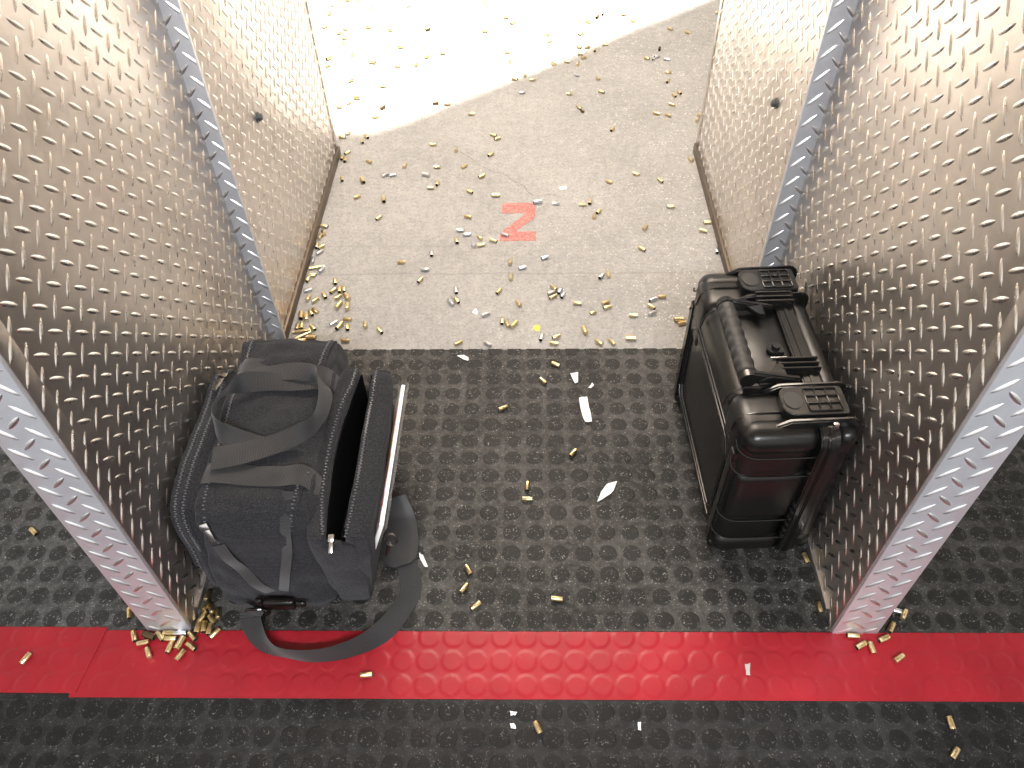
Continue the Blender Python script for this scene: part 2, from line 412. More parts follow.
def partition(side, name, label):
    sx = -1 if side < 0 else 1
    X = lambda a: sx*a
    def bx(mb, x0, x1, *r, **k): mb.box(min(X(x0), X(x1)), max(X(x0), X(x1)), *r, **k)
    core = MB(); bx(core, .541, .600, .006, YF-.004, -.002, HW, r=0)
    root = core.build(name, DARKSTEEL, smooth=False); structure(root, label)
    def sheet(nm, xf, y0, y1, oa, ob, matl, z1=HW+.01, back=.006):
        mb = MB(); bx(mb, xf, xf+back, y0, y1, -.002, z1, r=.0012)
        lug_plate(mb, lambda a, b, h: (X(xf-h+.0001), a, b), y0, y1, 0.0, z1-.02, oa, ob)
        return mb.build(nm, [matl, LUG], root, angle=60)
    sheet('tread_panel', .535, .003, YS, .2757, .8643, TREAD)
    sheet('tread_panel', .523, YS+.004, YF, .2757, .8643, TREAD, back=.018)
    # end cap: face towards the firing line, folded onto the wall face
    mb = MB(); bx(mb, .5335, .608, -.002, .006, 0, HW+.012, r=.0015)
    lug_plate(mb, lambda a, b, h: (X(a), -.002-h, b), .534, .6078, 0, HW, .5495, .21, pad=.001)
    mb.build('end_cap', [CLEAN, LUGC], root, angle=28)
    mb = MB(); bx(mb, .5325, .5355, .004, .031, 0, HW+.012, r=.0008)
    lug_plate(mb, lambda a, b, h: (X(.5325-h), a, b), .004, .031, 0, HW, .0175, .21, pad=.002)
    mb.build('cap_return', [TREAD, LUG], root, angle=28)
    # seam strip standing proud where the two panels meet
    pr = .504 if side < 0 else .497
    mb = MB(); bx(mb, pr, .536, YS-.006, YS+.003, 0, HW+.01, r=.0012)
    lug_plate(mb, lambda a, b, h: (X(a), YS-.006-h, b), pr, .5355, 0, HW, .512, .35, pad=.001)
    mb.build('seam_strip', [CLEAN, LUGC], root, angle=28)
    # floor angles
    mb = MB(); bx(mb, .5305, .536, .036, YS-.008, 0, .014, r=.001)
    mb.build('base_angle', TREAD, root)
    mb = MB(); bx(mb, .514, .524, YS+.024, YF+.004, ZC, .024, r=.002)
    mb.build('base_angle', DARKSTEEL, root)
    # far end channel
    mb = MB(); bx(mb, .520, .606, YF-.004, YF+.006, ZC, HW+.01, r=.0015); bx(mb, .5205, .5235, YF-.012, YF+.0, .02, HW+.01, r=.0005)
    mb.build('rear_cap', TREAD, root)
    # bolt
    y, z = (.912, .429) if side < 0 else (.878, .467)
    mb = MB(); h = .523
    rad = .0075
    mb.tube([(X(h+.001), y, z), (X(h-.003), y, z)], .011, 16); 
    mb.tube([(X(h-.003), y, z), (X(h-.009), y, z), (X(h-.0115), y, z)], [rad, rad, rad*.6], 16)
    mb.build('bolt', BOLT, root)
    return root
partition(-1, 'wall_left', 'tread plate partition on the left side of the booth')
partition(1, 'wall_right', 'tread plate partition on the right side of the booth')

# added out-of-view baffle, outline shaped to cast the floor's shade edge
k = .35
HB = 2.35
def gb(x, y): return (x, y+k*HB)
poly = [(-3.5, 1.61), (-.45, 1.61), (-.36, 1.66), (-.213, 1.785), (.0094, 1.959), (.146, 2.071), (.328, 2.236), (.69, 2.527), (2.3, 3.85), (3.5, 3.85), (3.5, -3.6), (-3.5, -3.6)]
m = MB(); m.prism([gb(x, y) for x, y in poly], 'z', HB, HB+.03)
structure(m.build('shade_baffle', mat('shade_baffle_board', (.50, .44, .36), .8), smooth=False), 'overhead ceiling baffle above the firing line')

# ------------------------------------------------------------ rubber mats and tape
def stud_sheet(name, x0, x1, y0, y1, zt, thick, ox, oy, px, py, matl, R=.0168, H=.0011, clip=None, holes=()):
    mb = MB(); mb.box(x0, x1, y0, y1, zt-thick, zt, .0008, 1)
    seg = 20
    i0 = int(math.floor((x0-ox)/px)); i1 = int(math.ceil((x1-ox)/px)); j0 = int(math.floor((y0-oy)/py)); j1 = int(math.ceil((y1-oy)/py))
    for i in range(i0, i1+1):
        for j in range(j0, j1+1):
            cx, cy = ox+i*px, oy+j*py
            if cx+R < x0 or cx-R > x1 or cy+R < y0 or cy-R > y1: continue
            if any(a < cx < b and c < cy < d for a, b, c, d in holes): continue
            vs = []; fs = []
            prof = [(1.0, -.0001), (.975, .5*H), (.93, .9*H), (.85, H)]
            for rr, hz in prof:
                for q in range(seg):
                    a = 2*math.pi*q/seg
                    vs.append((min(max(cx+R*rr*math.cos(a), x0), x1), min(max(cy+R*rr*math.sin(a), y0), y1), zt+hz))
            for r_ in range(3):
                for q in range(seg): fs.append((r_*seg+q, r_*seg+(q+1) % seg, (r_+1)*seg+(q+1) % seg, (r_+1)*seg+q))
            fs.append(tuple(3*seg+q for q in range(seg)))
            mb.add(vs, fs)
    return mb.build(name, matl, angle=40)
o = stud_sheet('rubber_mat', -.532, .532, .0008, .664, 0, .004, .3465, .0206, .0431, .0426, MIDMAT)
tag(o, 'dusty black studded rubber mat inside the booth, under the bag and case', 'rubber mat')
OUTL = rubber('lit_dusty_rubber', .001, -.7400, .0206, .0402, .0420, 1.15, (.020, .020, .021), (.115, .115, .115), .5)  # paler dusty rubber; light falling on this side is put into the colour
o = stud_sheet('rubber_mat', -2.2, -.6135, .0008, .664, 0, .004, -.7400, .0206, .0402, .0420, OUTL)
tag(o, 'black studded rubber mat, greyed as if lit, outside the booth, left of the left partition', 'rubber mat')
o = stud_sheet('rubber_mat', .6135, 2.2, .0008, .664, 0, .004, .6480, .0206, .0402, .0420, rubber('outer_black_rubber', .001, .6480, .0206, .0402, .0420, .75))
tag(o, 'black studded rubber mat outside the booth, right of the right partition', 'rubber mat')
o = stud_sheet('rubber_mat', -2.2, 2.2, -2.0, 0.0, 0, .004, -.7361, -.1714, .0402, .0402, FRONTMAT)
tag(o, 'black studded rubber mat in front of and under the red tape', 'rubber mat')

def tape(x0, x1, y0, y1, zt, slant, label, R=.0172):
    """sheet that drapes over the studs"""
    nx = int((x1-x0)/.0025); ny = 44; vs = []; fs = []
    for j in range(ny+1):
        for i in range(nx+1):
            u, v = i/nx, j/ny
            xe = x1+slant*(v-.0)
            x = x0+(xe-x0)*u; y = y0+(y1-y0)*v
            cx = (x+.7361+.0201) % .0402-.0201; cy = (y+.1714+.0201) % .0402-.0201
            d = math.hypot(cx, cy); s = min(max((R+.0008-d)/.0018, 0), 1); s = s*s*(3-2*s)
            vs.append((x, y, zt+.0009*s+.0003*noise.noise(Vector((x*30, y*30, 0)))))
    n = nx+1
    for j in range(ny):
        for i in range(nx): fs.append((j*n+i, j*n+i+1, j*n+n+i+1, j*n+n+i))
    top = len(vs); rim = [i for i in range(nx+1)]+[j*n+nx for j in range(1, ny+1)]+[ny*n+i for i in range(nx-1, -1, -1)]+[j*n for j in range(ny-1, 0, -1)]
    lo = {}
    for r_ in rim: lo[r_] = len(vs); vs.append((vs[r_][0], vs[r_][1], .0003))
    for a, b in zip(rim, rim[1:]+rim[:1]): fs.append((a, b, lo[b], lo[a]))
    mb = MB(); mb.add(vs, fs); o = mb.build('floor_tape', RED, angle=50)
    return tag(o, label, 'floor tape')
tape(-2.1, -.690, -.1060, .0045, .0022, .012, 'short red floor tape piece at the left, with a slanted cut end')
tape(-.700, 2.1, -.1125, -.0005, .0010, 0, 'long red floor tape strip running across in front of booth')
# painted stall numeral
def np_(u, v): return (-.0355+u*.090, 1.060+v*.166)
pl = [(0, .72), (0, 1), (.88, 1), (1.0, .92), (1.0, .66), (.93, .56), (.40, .235), (1.0, .235), (1.0, 0), (-.04, 0), (-.03, .16), (.12, .32), (.62, .64), (.66, .72)]
m = MB(); m.prism([np_(a, b) for a, b in pl], 'z', ZC-.001, ZC+.0006)
tag(m.build('painted_numeral', REDPAINT, smooth=False), 'faded red numeral 2 painted on the concrete in the booth', 'painted number')
# ------------------------------------------------------------ hard case
case = bpy.data.objects.new('equipment_case', None); COL.objects.link(case); case.location = (.44, .35, 0)
tag(case, 'black hard plastic case with handle and two latches standing by the right partition', 'case')
bpy.context.view_layer.update()
CI = case.matrix_world.inverted()
def cp_(o): o.matrix_parent_inverse = CI; return o
X0, Y0, Y1, ZT = .350, .152, .548, .328
# base shell (left, deep half)
m = MB()
m.box(X0+.004, .475, Y0+.006, Y1-.006, .006, ZT-.008, .030, 5)
# raised corner bumpers, near and far, top and bottom
for (ya, yb) in ((Y0, Y0+.052), (Y1-.052, Y1)):
    m.box(X0+.006, .474, ya, yb, ZT-.048, ZT, .022, 5)
    m.box(X0+.006, .474, ya, yb, .004, .050, .018, 4)
# proud panel on each end wall and raised shoulders on top
m.box(X0+.010, .474, Y0+.001, Y0+.07, .107, .232, .016, 4); m.box(X0+.010, .474, Y1-.07, Y1-.001, .107, .232, .016, 4)
m.box(X0+.002, .474, Y0+.012, Y0+.105, .200, ZT-.002, .022, 4)
m.box(X0+.002, .474, Y1-.105, Y1-.012, .200, ZT-.002, .022, 4)
shell = cp_(m.build('case_base', PLASTIC, case, angle=42))
# moulded ridges that wrap round the ends (thin bright lines)
m = MB()
def loop_ridge(z, y, s):   # along the end wall, turning the left corner
    pts = [(.470, y-s*.0005, z), (.395, y-s*.0005, z), (.368, y+s*.003, z+.001), (.353, y+s*.014, z+.008), (.349, y+s*.022, z+.022)]
    m = MB(); m.tube(catmull([Vector(p) for p in pts], 5), .0014, 6); cp_(m.build('moulded_ridge', SMOOTHP, case))
for z in (.280, .232, .107, .052): loop_ridge(z, Y0+.001, 1)
for z in (.280, .232, .107, .052): loop_ridge(z, Y1-.001, -1)
for y in (Y0+.053, Y0+.106, Y1-.106, Y1-.053):
    pts = [(.470, y, ZT), (.39, y, ZT-.0003), (.366, y, ZT-.005), (.353, y, ZT-.018), (.349, y, ZT-.04)]
    m = MB(); m.tube(catmull([Vector(p) for p in pts], 5), .0014, 6); cp_(m.build('moulded_ridge', SMOOTHP, case))
# left face: raised frame round a sunk field
m = MB()
fy0, fy1, fz0, fz1 = .190, .508, .046, .262
for a in (0, .014):
    y0_, y1_, z0_, z1_ = fy0+a, fy1-a, fz0+a, fz1-a
    ch = .018
    pl = [(y0_+ch, z0_), (y1_-ch, z0_), (y1_, z0_+ch), (y1_, z1_-ch), (y1_-ch, z1_), (y0_+ch, z1_), (y0_, z1_-ch), (y0_, z0_+ch)]
    m.tube([(X0+.0035, y, z) for y, z in pl], .0030 if a else .0022, 8, closed=True)
m.prism([(.172, .02), (.19, .02), (.19, .27), (.172, .27)], 'x', X0, X0+.01, .002)
m.prism([(.512, .02), (.53, .02), (.53, .27), (.512, .27)], 'x', X0, X0+.01, .002)
cp_(m.build('side_frame', SMOOTHP, case))
# lid (right, shallow half)
m = MB()
m.box(.494, .5295, Y0+.006, Y1-.006, .006, ZT-.004, .022, 5)
for (ya, yb) in ((Y0+.001, Y0+.05), (Y1-.05, Y1-.001)):
    m.box(.496, .5285, ya, yb, ZT-.05, ZT, .018, 4); m.box(.496, .5285, ya, yb, .004, .05, .016, 4)
cp_(m.build('case_lid', PLASTIC, case, angle=42))
# flange ring round the parting line, wide bar on the near and far end
m = MB()
def ringband(x0, x1, o, r):
    ya, yb, za, zb = Y0-o, Y1+o, .003, ZT+o*.45
    rr = .03; pl = []
    for cy, cz, a0 in ((yb-rr, zb-rr, 0), (ya+rr, zb-rr, 90), (ya+rr, za+rr, 180), (yb-rr, za+rr, 270)):
        for q in range(7):
            a = math.radians(a0+q*15); pl.append((cy+rr*math.cos(a), cz+rr*math.sin(a)))
    m.prism(pl, 'x', x0, x1, .0022)
ringband(.468, .497, .009, .0); ringband(.478, .488, .013, .0)
for s, yy in ((1, Y0-.009), (-1, Y1+.009)):
    for q in range(6):   # toothed lower edge of the bar
        z = .062+q*.018
        m.box(.4625, .470, min(yy, yy+s*.012), max(yy, yy+s*.012), z, z+.010, .003)
cp_(m.build('flange', SMOOTHP, case, angle=40))
# hinge feet at the floor
for ya in (.165, .510):
    m = MB(); m.box(.352, .372, ya, ya+.023, .0022, .022, .006, 3); cp_(m.build('foot', SMOOTHP, case))
# latches
def latch(y0, y1):
    z = ZT+.002; yc = (y0+y1)/2
    m = MB()
    pl = []
    L0, L1 = .418, .516
    for cx, cy, a0, rr in ((L1-.006, y1-.006, 0, .006), (L0+.016, y1-.016, 90, .016), (L0+.016, y0+.016, 180, .016), (L1-.006, y0+.006, 270, .006)):
        for q in range(6):
            a = math.radians(a0+q*18); pl.append((cx+rr*math.cos(a), cy+rr*math.sin(a)))
    m.prism(pl, 'z', z-.004, z+.013, .003, seg=3)
    body = cp_(m.build('latch', PLASTIC, case, angle=40))
    m = MB()      # ribs standing round six sunk pockets
    xa, xb = .456, .506; zz = z+.0125
    for q in range(4):
        yy = y0+.006+q*(y1-y0-.012)/3; m.box(xa, xb, yy-.0016, yy+.0016, zz-.002, zz+.0035, .001)
    for q in range(4):
        xx = xa+q*(xb-xa)/3; m.box(xx-.0013, xx+.0013, y0+.006, y1-.006, zz-.002, zz+.0028, .001)
    r_ = m.build('latch_ribs', SMOOTHP, body); 
    m = MB(); pts = [(.436+.0145*math.cos(a*math.pi/10), yc+.018*math.sin(a*math.pi/10)) for a in range(20)]
    m.prism(pts, 'z', zz-.002, zz+.0022, .001); m.build('thumb_pad', RUBBERG, body)
    # raised guard walls on both sides
    for sgn, ye in ((-1, y0-.004), (1, y1+.004)):
        m = MB()
        pl = [(.398, ZT-.004), (.425, ZT+.012), (.520, ZT+.014), (.533, ZT+.004), (.533, ZT-.05), (.500, ZT-.06), (.47, ZT-.01)]
        m.prism(pl, 'y', min(ye, ye+sgn*.008), max(ye, ye+sgn*.008), .0025)
        cp_(m.build('latch_guard', SMOOTHP, case))
latch(.186, .242); latch(.468, .524)
m = MB(); m.box(.486, .494, .166, .172, ZT+.002, ZT+.012, .001)
cp_(m.build('lock_pin', CHROME, case))
# handle
hd = MB(); gy0, gy1, gx, gz = .272, .428, .3795, ZT+.014
N = 40; pts = []; rad = []
for i in range(N+1):
    u = i/N; y = gy0+(gy1-gy0)*u
    pts.append((gx, y, gz)); e = min(u, 1-u)
    rad.append((.0150+.0010*math.cos(u*math.pi*14))*(1 if e > .02 else .86))
hd.tube(pts, rad, 20)
grip = cp_(hd.build('handle_grip', RUBBERG, case, angle=50))
for ya, s in ((gy0-.006, -1), (gy1+.006, 1)):
    m = MB()
    # side arms from the grip ends to the hinge ribs
    y_in = ya; pl = [(gx-.015, gz-.004), (gx-.010, gz+.012), (gx+.004, gz+.014), (gx+.045, gz+.004), (gx+.085, gz-.004), (gx+.085, gz-.012), (gx+.02, gz-.013), (gx-.008, gz-.012)]
    m.prism(pl, 'y', y_in-.0055, y_in+.0055, .003, seg=3)
    # triangular web
    m.prism([(gx+.030, ya), (gx+.062, ya), (gx+.062, ya-s*.028), (gx+.052, ya-s*.028)], 'z', gz-.008, gz+.001, .0015)
    m.tube([(gx, ya-s*.004, gz), (gx, ya+s*.0075, gz)], [.0145, .0140], 20)
    cp_(m.build('handle_arm', SMOOTHP, case, angle=40))
for yc in (.293, .452):
    m = MB()
    for q in (-1, 0, 1):
        m.box(.436, .500, yc+q*.011-.0022, yc+q*.011+.0022, ZT-.006, ZT+.016, .0018)
    m.box(.446, .492, yc-.014, yc+.014, ZT-.008, ZT+.006, .002)
    m.tube([(.440, yc-.015, ZT+.007), (.440, yc+.015, ZT+.007)], .0045, 10)
    cp_(m.build('handle_hinge', SMOOTHP, case, angle=40))
m = MB(); m.box(.402, .468, .262, .460, ZT-.012, ZT-.004, .003)
cp_(m.build('handle_recess', PLASTIC, case))
m = MB(); m.prism([(.428, .335), (.434, .350), (.452, .350), (.456, .343), (.456, .326), (.434, .326)], 'z', ZT-.006, ZT+.004, .0015)
m.tube([(.444, .339, ZT+.003), (.444, .339, ZT+.009)], [.0075, .0068], 8)
cp_(m.build('pressure_valve', SMOOTHP, case))
m = MB(); m.box(.432, .458, .3185, .3215, ZT-.005, ZT+.001, .001)
cp_(m.build('metal_clip', CHROME, case))
case.rotation_euler = (0, 0, .040); case.location = (.4325, .347, 0)
# ------------------------------------------------------------ range bag
bag = bpy.data.objects.new('range_bag', None); COL.objects.link(bag); bag.location = (-.39, .23, 0)
tag(bag, 'black fabric bag with webbing handles and open side pocket by the left partition', 'bag')
bpy.context.view_layer.update()
def bp(o): o.matrix_parent_inverse = bag.matrix_world.inverted(); return o
main = bp(puffy('main_compartment', [(-.484,.040,.002),(-.292,.040,.002),(-.292,.405,.002),(-.484,.405,.002),
   (-.478,.066,.252),(-.302,.072,.252),(-.302,.402,.256),(-.478,.402,.256)], FABRIC, bag, r=.026, n=48, puff=.007, wr=.009, ws=13, seed=1))
far = bp(puffy('end_pocket', [(-.476,.39,.002),(-.296,.39,.002),(-.296,.452,.002),(-.476,.452,.002),
   (-.478,.345,.262),(-.312,.345,.262),(-.306,.438,.258),(-.482,.438,.258)], FABRIC, bag, r=.018, n=36, puff=.006, wr=.009, ws=16, seed=2))
left = bp(puffy('wall_side_pocket', [(-.529,.075,.004),(-.478,.066,.004),(-.478,.38,.004),(-.529,.37,.004),
   (-.530,.092,.228),(-.478,.085,.238),(-.482,.392,.240),(-.529,.385,.236)], FABRIC, bag, r=.032, n=36, puff=.004, wr=.006, ws=12, seed=3))
inner = bp(puffy('open_pocket_back', [(-.294,.060,.002),(-.262,.056,.002),(-.262,.385,.002),(-.294,.385,.002),
   (-.305,.040,.222),(-.275,.036,.226),(-.262,.372,.246),(-.296,.378,.246)], FABRIC, bag, r=.010, n=30, puff=.003, wr=.004, ws=14, bow=(-.013,0,0), seed=4))
outer = bp(puffy('open_pocket_front', [(-.262,.062,.002),(-.236,.062,.002),(-.236,.372,.002),(-.262,.372,.002),
   (-.249,.040,.226),(-.209,.046,.222),(-.205,.368,.244),(-.241,.372,.246)], FABRIC, bag, r=.012, n=30, puff=.005, wr=.004, ws=14, bow=(.004,0,0), seed=5))
gus = bp(puffy('pocket_gusset', [(-.285,.058,.004),(-.236,.058,.004),(-.236,.380,.004),(-.285,.380,.004),
   (-.285,.050,.110),(-.236,.050,.110),(-.236,.380,.110),(-.285,.380,.110)], SHADE_LINING, bag, r=.010, n=20, puff=.0, wr=.003, seed=6))  # gusset in the same painted pocket shade
gus2 = bp(puffy('pocket_gusset', [(-.290,.050,.01),(-.236,.050,.01),(-.236,.072,.01),(-.290,.072,.01),
   (-.286,.036,.205),(-.232,.038,.205),(-.232,.052,.205),(-.286,.052,.205)], FABRIC, bag, r=.006, n=20, puff=.002, wr=.003, seed=7))
gus3 = bp(puffy('pocket_gusset', [(-.290,.366,.01),(-.236,.366,.01),(-.236,.384,.01),(-.290,.384,.01),
   (-.286,.362,.20),(-.232,.362,.20),(-.232,.378,.20),(-.286,.378,.20)], FABRIC, bag, r=.006, n=20, puff=.002, wr=.003, seed=8))
bp(puffy('pocket_shade_lining', [(-.262,.066,.10),(-.258,.066,.10),(-.258,.366,.10),(-.262,.366,.10),
   (-.274,.046,.220),(-.271,.046,.220),(-.259,.364,.240),(-.262,.364,.240)], SHADE_LINING, bag, r=.0012, n=24, puff=0, wr=.001, bow=(-.014,0,0), seed=9))  # thin sheet added to darken the back of the open gap
bp(puffy('pocket_shade_lining', [(-.266,.066,.10),(-.262,.066,.10),(-.262,.366,.10),(-.266,.366,.10),
   (-.252,.046,.220),(-.248,.046,.220),(-.241,.364,.238),(-.244,.364,.238)], SHADE_LINING, bag, r=.0012, n=24, puff=0, wr=.001, bow=(.003,0,0), seed=10))  # matching sheet on the front side, shade in its colour
bpy.context.view_layer.update()
T = bvh([main, far, left]); TO = bvh([inner, outer])
UPN = (0, 0, 1)
def zipper(pts, tree=T, w=.017, off=.0012, teeth_off=None, step=.0030, name='zipper'):
    """pts: (x,y,z),(normal). tape ribbon + coil teeth"""
    D = dense(pts, step); Q = []
    for i, (p, n_) in enumerate(D):
        q = snap(tree, p, n_, off) if tree else Vector(p)
        Q.append((q, n_))
    # smooth the snapped line
    for _ in range(6):
        Q = [Q[0]]+[((Q[i-1][0]+Q[i][0]*2+Q[i+1][0])/4, Q[i][1]) for i in range(1, len(Q)-1)]+[Q[-1]]
    rp = []
    for i in range(0, len(Q), 4):
        a, b = Q[max(i-2, 0)][0], Q[min(i+2, len(Q)-1)][0]; s_ = (b-a).cross(Q[i][1])
        rp.append((Q[i][0], s_))
    z = bp(ribbon(name, rp, FABRIC, bag, w, .0014, 3))
    m = MB()
    for i, (q, n_) in enumerate(Q):
        a, b = Q[max(i-1, 0)][0], Q[min(i+1, len(Q)-1)][0]; t_ = (b-a).normalized(); s_ = t_.cross(n_).normalized(); n2 = s_.cross(t_)
        sg = 1 if i % 2 else -1
        c = q+n2*.0014+s_*sg*.0007
        mt = Matrix((t_, s_, n2)).transposed().to_4x4(); mt.translation = c
        m.box(-.0011, .0011, -.0019, .0019, -.0007, .0009, .0004, 1, mtx=mt)
    te = m.build('zipper_teeth', COIL, z); te.matrix_parent_inverse = Matrix()
    te.matrix_parent_inverse = (bag.matrix_world @ z.matrix_parent_inverse).inverted() if False else Matrix()
    return z
LZ = .25
# two zips of the wall-side pocket, running over its top and down the near end
zipper([((-.516,.375,.24),(0,0,1)),((-.516,.30,.24),(0,0,1)),((-.518,.20,.24),(0,0,1)),((-.519,.12,.235),(0,-.3,1)),((-.519,.085,.20),(0,-.9,.4)),((-.515,.078,.13),(0,-1,.1)),((-.512,.074,.07),(0,-1,0))])
zipper([((-.500,.385,.24),(0,0,1)),((-.500,.30,.24),(0,0,1)),((-.502,.20,.24),(0,0,1)),((-.503,.115,.235),(0,-.3,1)),((-.503,.082,.20),(0,-.9,.4)),((-.500,.075,.13),(0,-1,.1))], w=.012)
# lid zips
zipper([((-.466,.340,.26),UPN),((-.466,.26,.26),UPN),((-.464,.17,.26),UPN),((-.460,.10,.25),(0,-.3,1)),((-.452,.062,.21),(0,-1,.3)),((-.440,.052,.15),(0,-1,.1)),((-.415,.047,.09),(0,-1,.1)),((-.39,.044,.055),(0,-1,.1))])
zipper([((-.318,.150,.26),UPN),((-.320,.11,.25),(0,-.2,1)),((-.330,.072,.22),(0,-1,.4)),((-.346,.056,.16),(0,-1,.1)),((-.360,.050,.10),(0,-1,.1)),((-.372,.045,.06),(0,-1,.1))])
# end pocket zips
zipper([((-.463,.450,.20),(0,1,0)),((-.463,.430,.262),(0,.4,1)),((-.463,.400,.27),UPN),((-.460,.352,.27),UPN)])
zipper([((-.325,.450,.20),(0,1,0)),((-.325,.430,.262),(0,.4,1)),((-.328,.400,.27),UPN),((-.334,.345,.27),UPN)])
# lips of the open pocket
zipper([((-.270,.370,.248),UPN),((-.272,.34,.248),UPN),((-.285,.28,.248),UPN),((-.291,.21,.244),UPN),((-.290,.14,.238),UPN),((-.284,.08,.232),UPN),((-.277,.046,.226),UPN)], tree=TO, w=.011)
zipper([((-.234,.366,.248),UPN),((-.233,.32,.248),UPN),((-.235,.25,.246),UPN),((-.236,.17,.24),UPN),((-.238,.10,.235),UPN),((-.243,.046,.228),UPN)], tree=TO, w=.011)

def strap(name, pts, matl=WEB, width=.038, off=.0016, tree=T, thick=.0018, **kw):
    """pts: (p, side, normal or None). snapped onto the fabric when a normal is given"""
    R = []
    for p, s_, n_ in pts:
        R.append((snap(tree, p, n_, off) if n_ else Vector(p), s_))
    return bp(ribbon(name, R, matl, bag, width, thick, **kw))
YV = (0, 1, 0)
# front flap: continuation of the lid hanging down the near end
strap('front_flap', [((-.390,.135,.26), (1,0,0), UPN), ((-.390,.110,.26), (1,0,0), UPN), ((-.390,.085,.25),(1,0,0),(0,-.4,1)), ((-.391,.060,.21),(1,0,0),(0,-1,.2)), ((-.393,.052,.15),(1,0,0),(0,-1,.1)), ((-.392,.045,.09),(1,0,0),(0,-1,.1)), ((-.388,.040,.055),(1,0,0),(0,-1,.1))],
      FABRIC, width=.12, off=.003, thick=.003, widths=[.100,.104,.106,.104,.088,.064,.046], cross=9)
# sewn cross bands
strap('cross_band', [((-.300,.345,.16),YV,(1,0,0)), ((-.298,.342,.22),YV,(1,0,.2)), ((-.310,.340,.27),YV,(.3,0,1)), ((-.35,.345,.27),YV,UPN), ((-.40,.352,.27),YV,UPN), ((-.45,.358,.27),YV,UPN), ((-.474,.360,.265),YV,(-.2,0,1))], off=.003, wob=.5)
strap('cross_band', [((-.298,.128,.15),YV,(1,0,0)), ((-.296,.128,.21),YV,(1,0,.2)), ((-.310,.128,.27),YV,(.3,0,1)), ((-.35,.128,.27),YV,UPN), ((-.40,.130,.27),YV,UPN), ((-.45,.136,.27),YV,UPN), ((-.474,.138,.265),YV,(-.2,0,1))], off=.007, wob=.5)
# two carrying handles flopped over, twisting out of the bands
strap('carry_handle', [((-.318,.322,.268),(0,1,.0),None), ((-.360,.316,.272),(0,1,.1),None), ((-.405,.312,.279),(.15,1,.25),None), ((-.442,.302,.287),(.5,.8,.5),None), ((-.466,.280,.290),(.7,.3,.8),None), ((-.476,.252,.288),(.35,0,1),None), ((-.474,.226,.283),(.1,.2,1),None), ((-.456,.204,.277),(0,.6,.8),None), ((-.42,.190,.272),(.1,1,.3),None), ((-.380,.184,.270),(.15,1,0),None), ((-.335,.196,.272),(.2,1,.5),None)], width=.034, wob=.4)
strap('carry_handle', [((-.456,.330,.270),(0,1,0),None), ((-.41,.332,.276),(0,1,.1),None), ((-.365,.334,.281),(-.1,1,.2),None), ((-.328,.322,.286),(-.5,.8,.5),None), ((-.304,.290,.287),(-.7,.2,.8),None), ((-.300,.250,.286),(-.5,0,1),None), ((-.310,.214,.284),(-.1,.3,1),None), ((-.335,.196,.281),(-.1,.8,.6),None), ((-.370,.180,.276),(-.1,1,.2),None), ((-.415,.166,.273),(-.12,1,0),None), ((-.462,.158,.270),(-.1,1,0),None)], width=.040, wob=.4, widths=[.036,.036,.034,.030,.030,.030,.030,.030,.036,.044,.046])
# zip pulls
def pull(p, q, matl, w=.006, name='zip_pull', side=(1,0,0)):
    p, q = Vector(p), Vector(q); m = MB(); d = (q-p); L = d.length; t_ = d.normalized(); s_ = Vector(side); s_ = (s_-t_*s_.dot(t_)).normalized(); n_ = s_.cross(t_)
    mt = Matrix((s_, t_, n_)).transposed().to_4x4(); mt.translation = p
    m.box(-w/2, w/2, .0, L, -.0009, .0009, .0008, 2, mtx=mt)
    m.box(-w*.75, w*.75, -.008, .004, -.003, .001, .0015, 2, mtx=mt)
    return bp(m.build(name, matl, bag))
pp = snap(T, (-.455,.066,.23), (0,-1,.35), .006); pull(pp, pp+Vector((.008,-.010,-.024)), CHROME, .009)
p2 = pp+Vector((.008,-.010,-.024))
strap('pull_tab', [((-.447,.05,.190),(1,0,.2),(0,-1,.1)), ((-.438,.05,.160),(1,0,.25),(0,-1,.1)), ((-.425,.05,.125),(1,0,.3),(0,-1,.1)), ((-.409,.05,.092),(1,0,.35),(0,-1,.1)), ((-.394,.05,.064),(1,0,.4),(0,-1,.1))], width=.022, off=.0055)
pp = snap(T, (-.316,.135,.27), UPN, .005); pull(pp, pp+Vector((-.022,-.018,.002)), DARKMETAL, .007, side=(0,1,0))
strap('pull_tab', [((-.332,.10,.26),(1,0,0),(0,-.2,1)), ((-.337,.07,.225),(1,0,-.1),(0,-1,.5)), ((-.345,.05,.170),(1,0,-.2),(0,-1,.1)), ((-.357,.05,.12),(1,0,-.2),(0,-1,.1)), ((-.370,.05,.070),(1,0,-.2),(0,-1,.1))], width=.016, off=.006)
pull((-.262,.036,.231), (-.262,.018,.222), CHROME, .006)
pull((-.500,.352,.250), (-.508,.318,.250), DARKMETAL, .010)
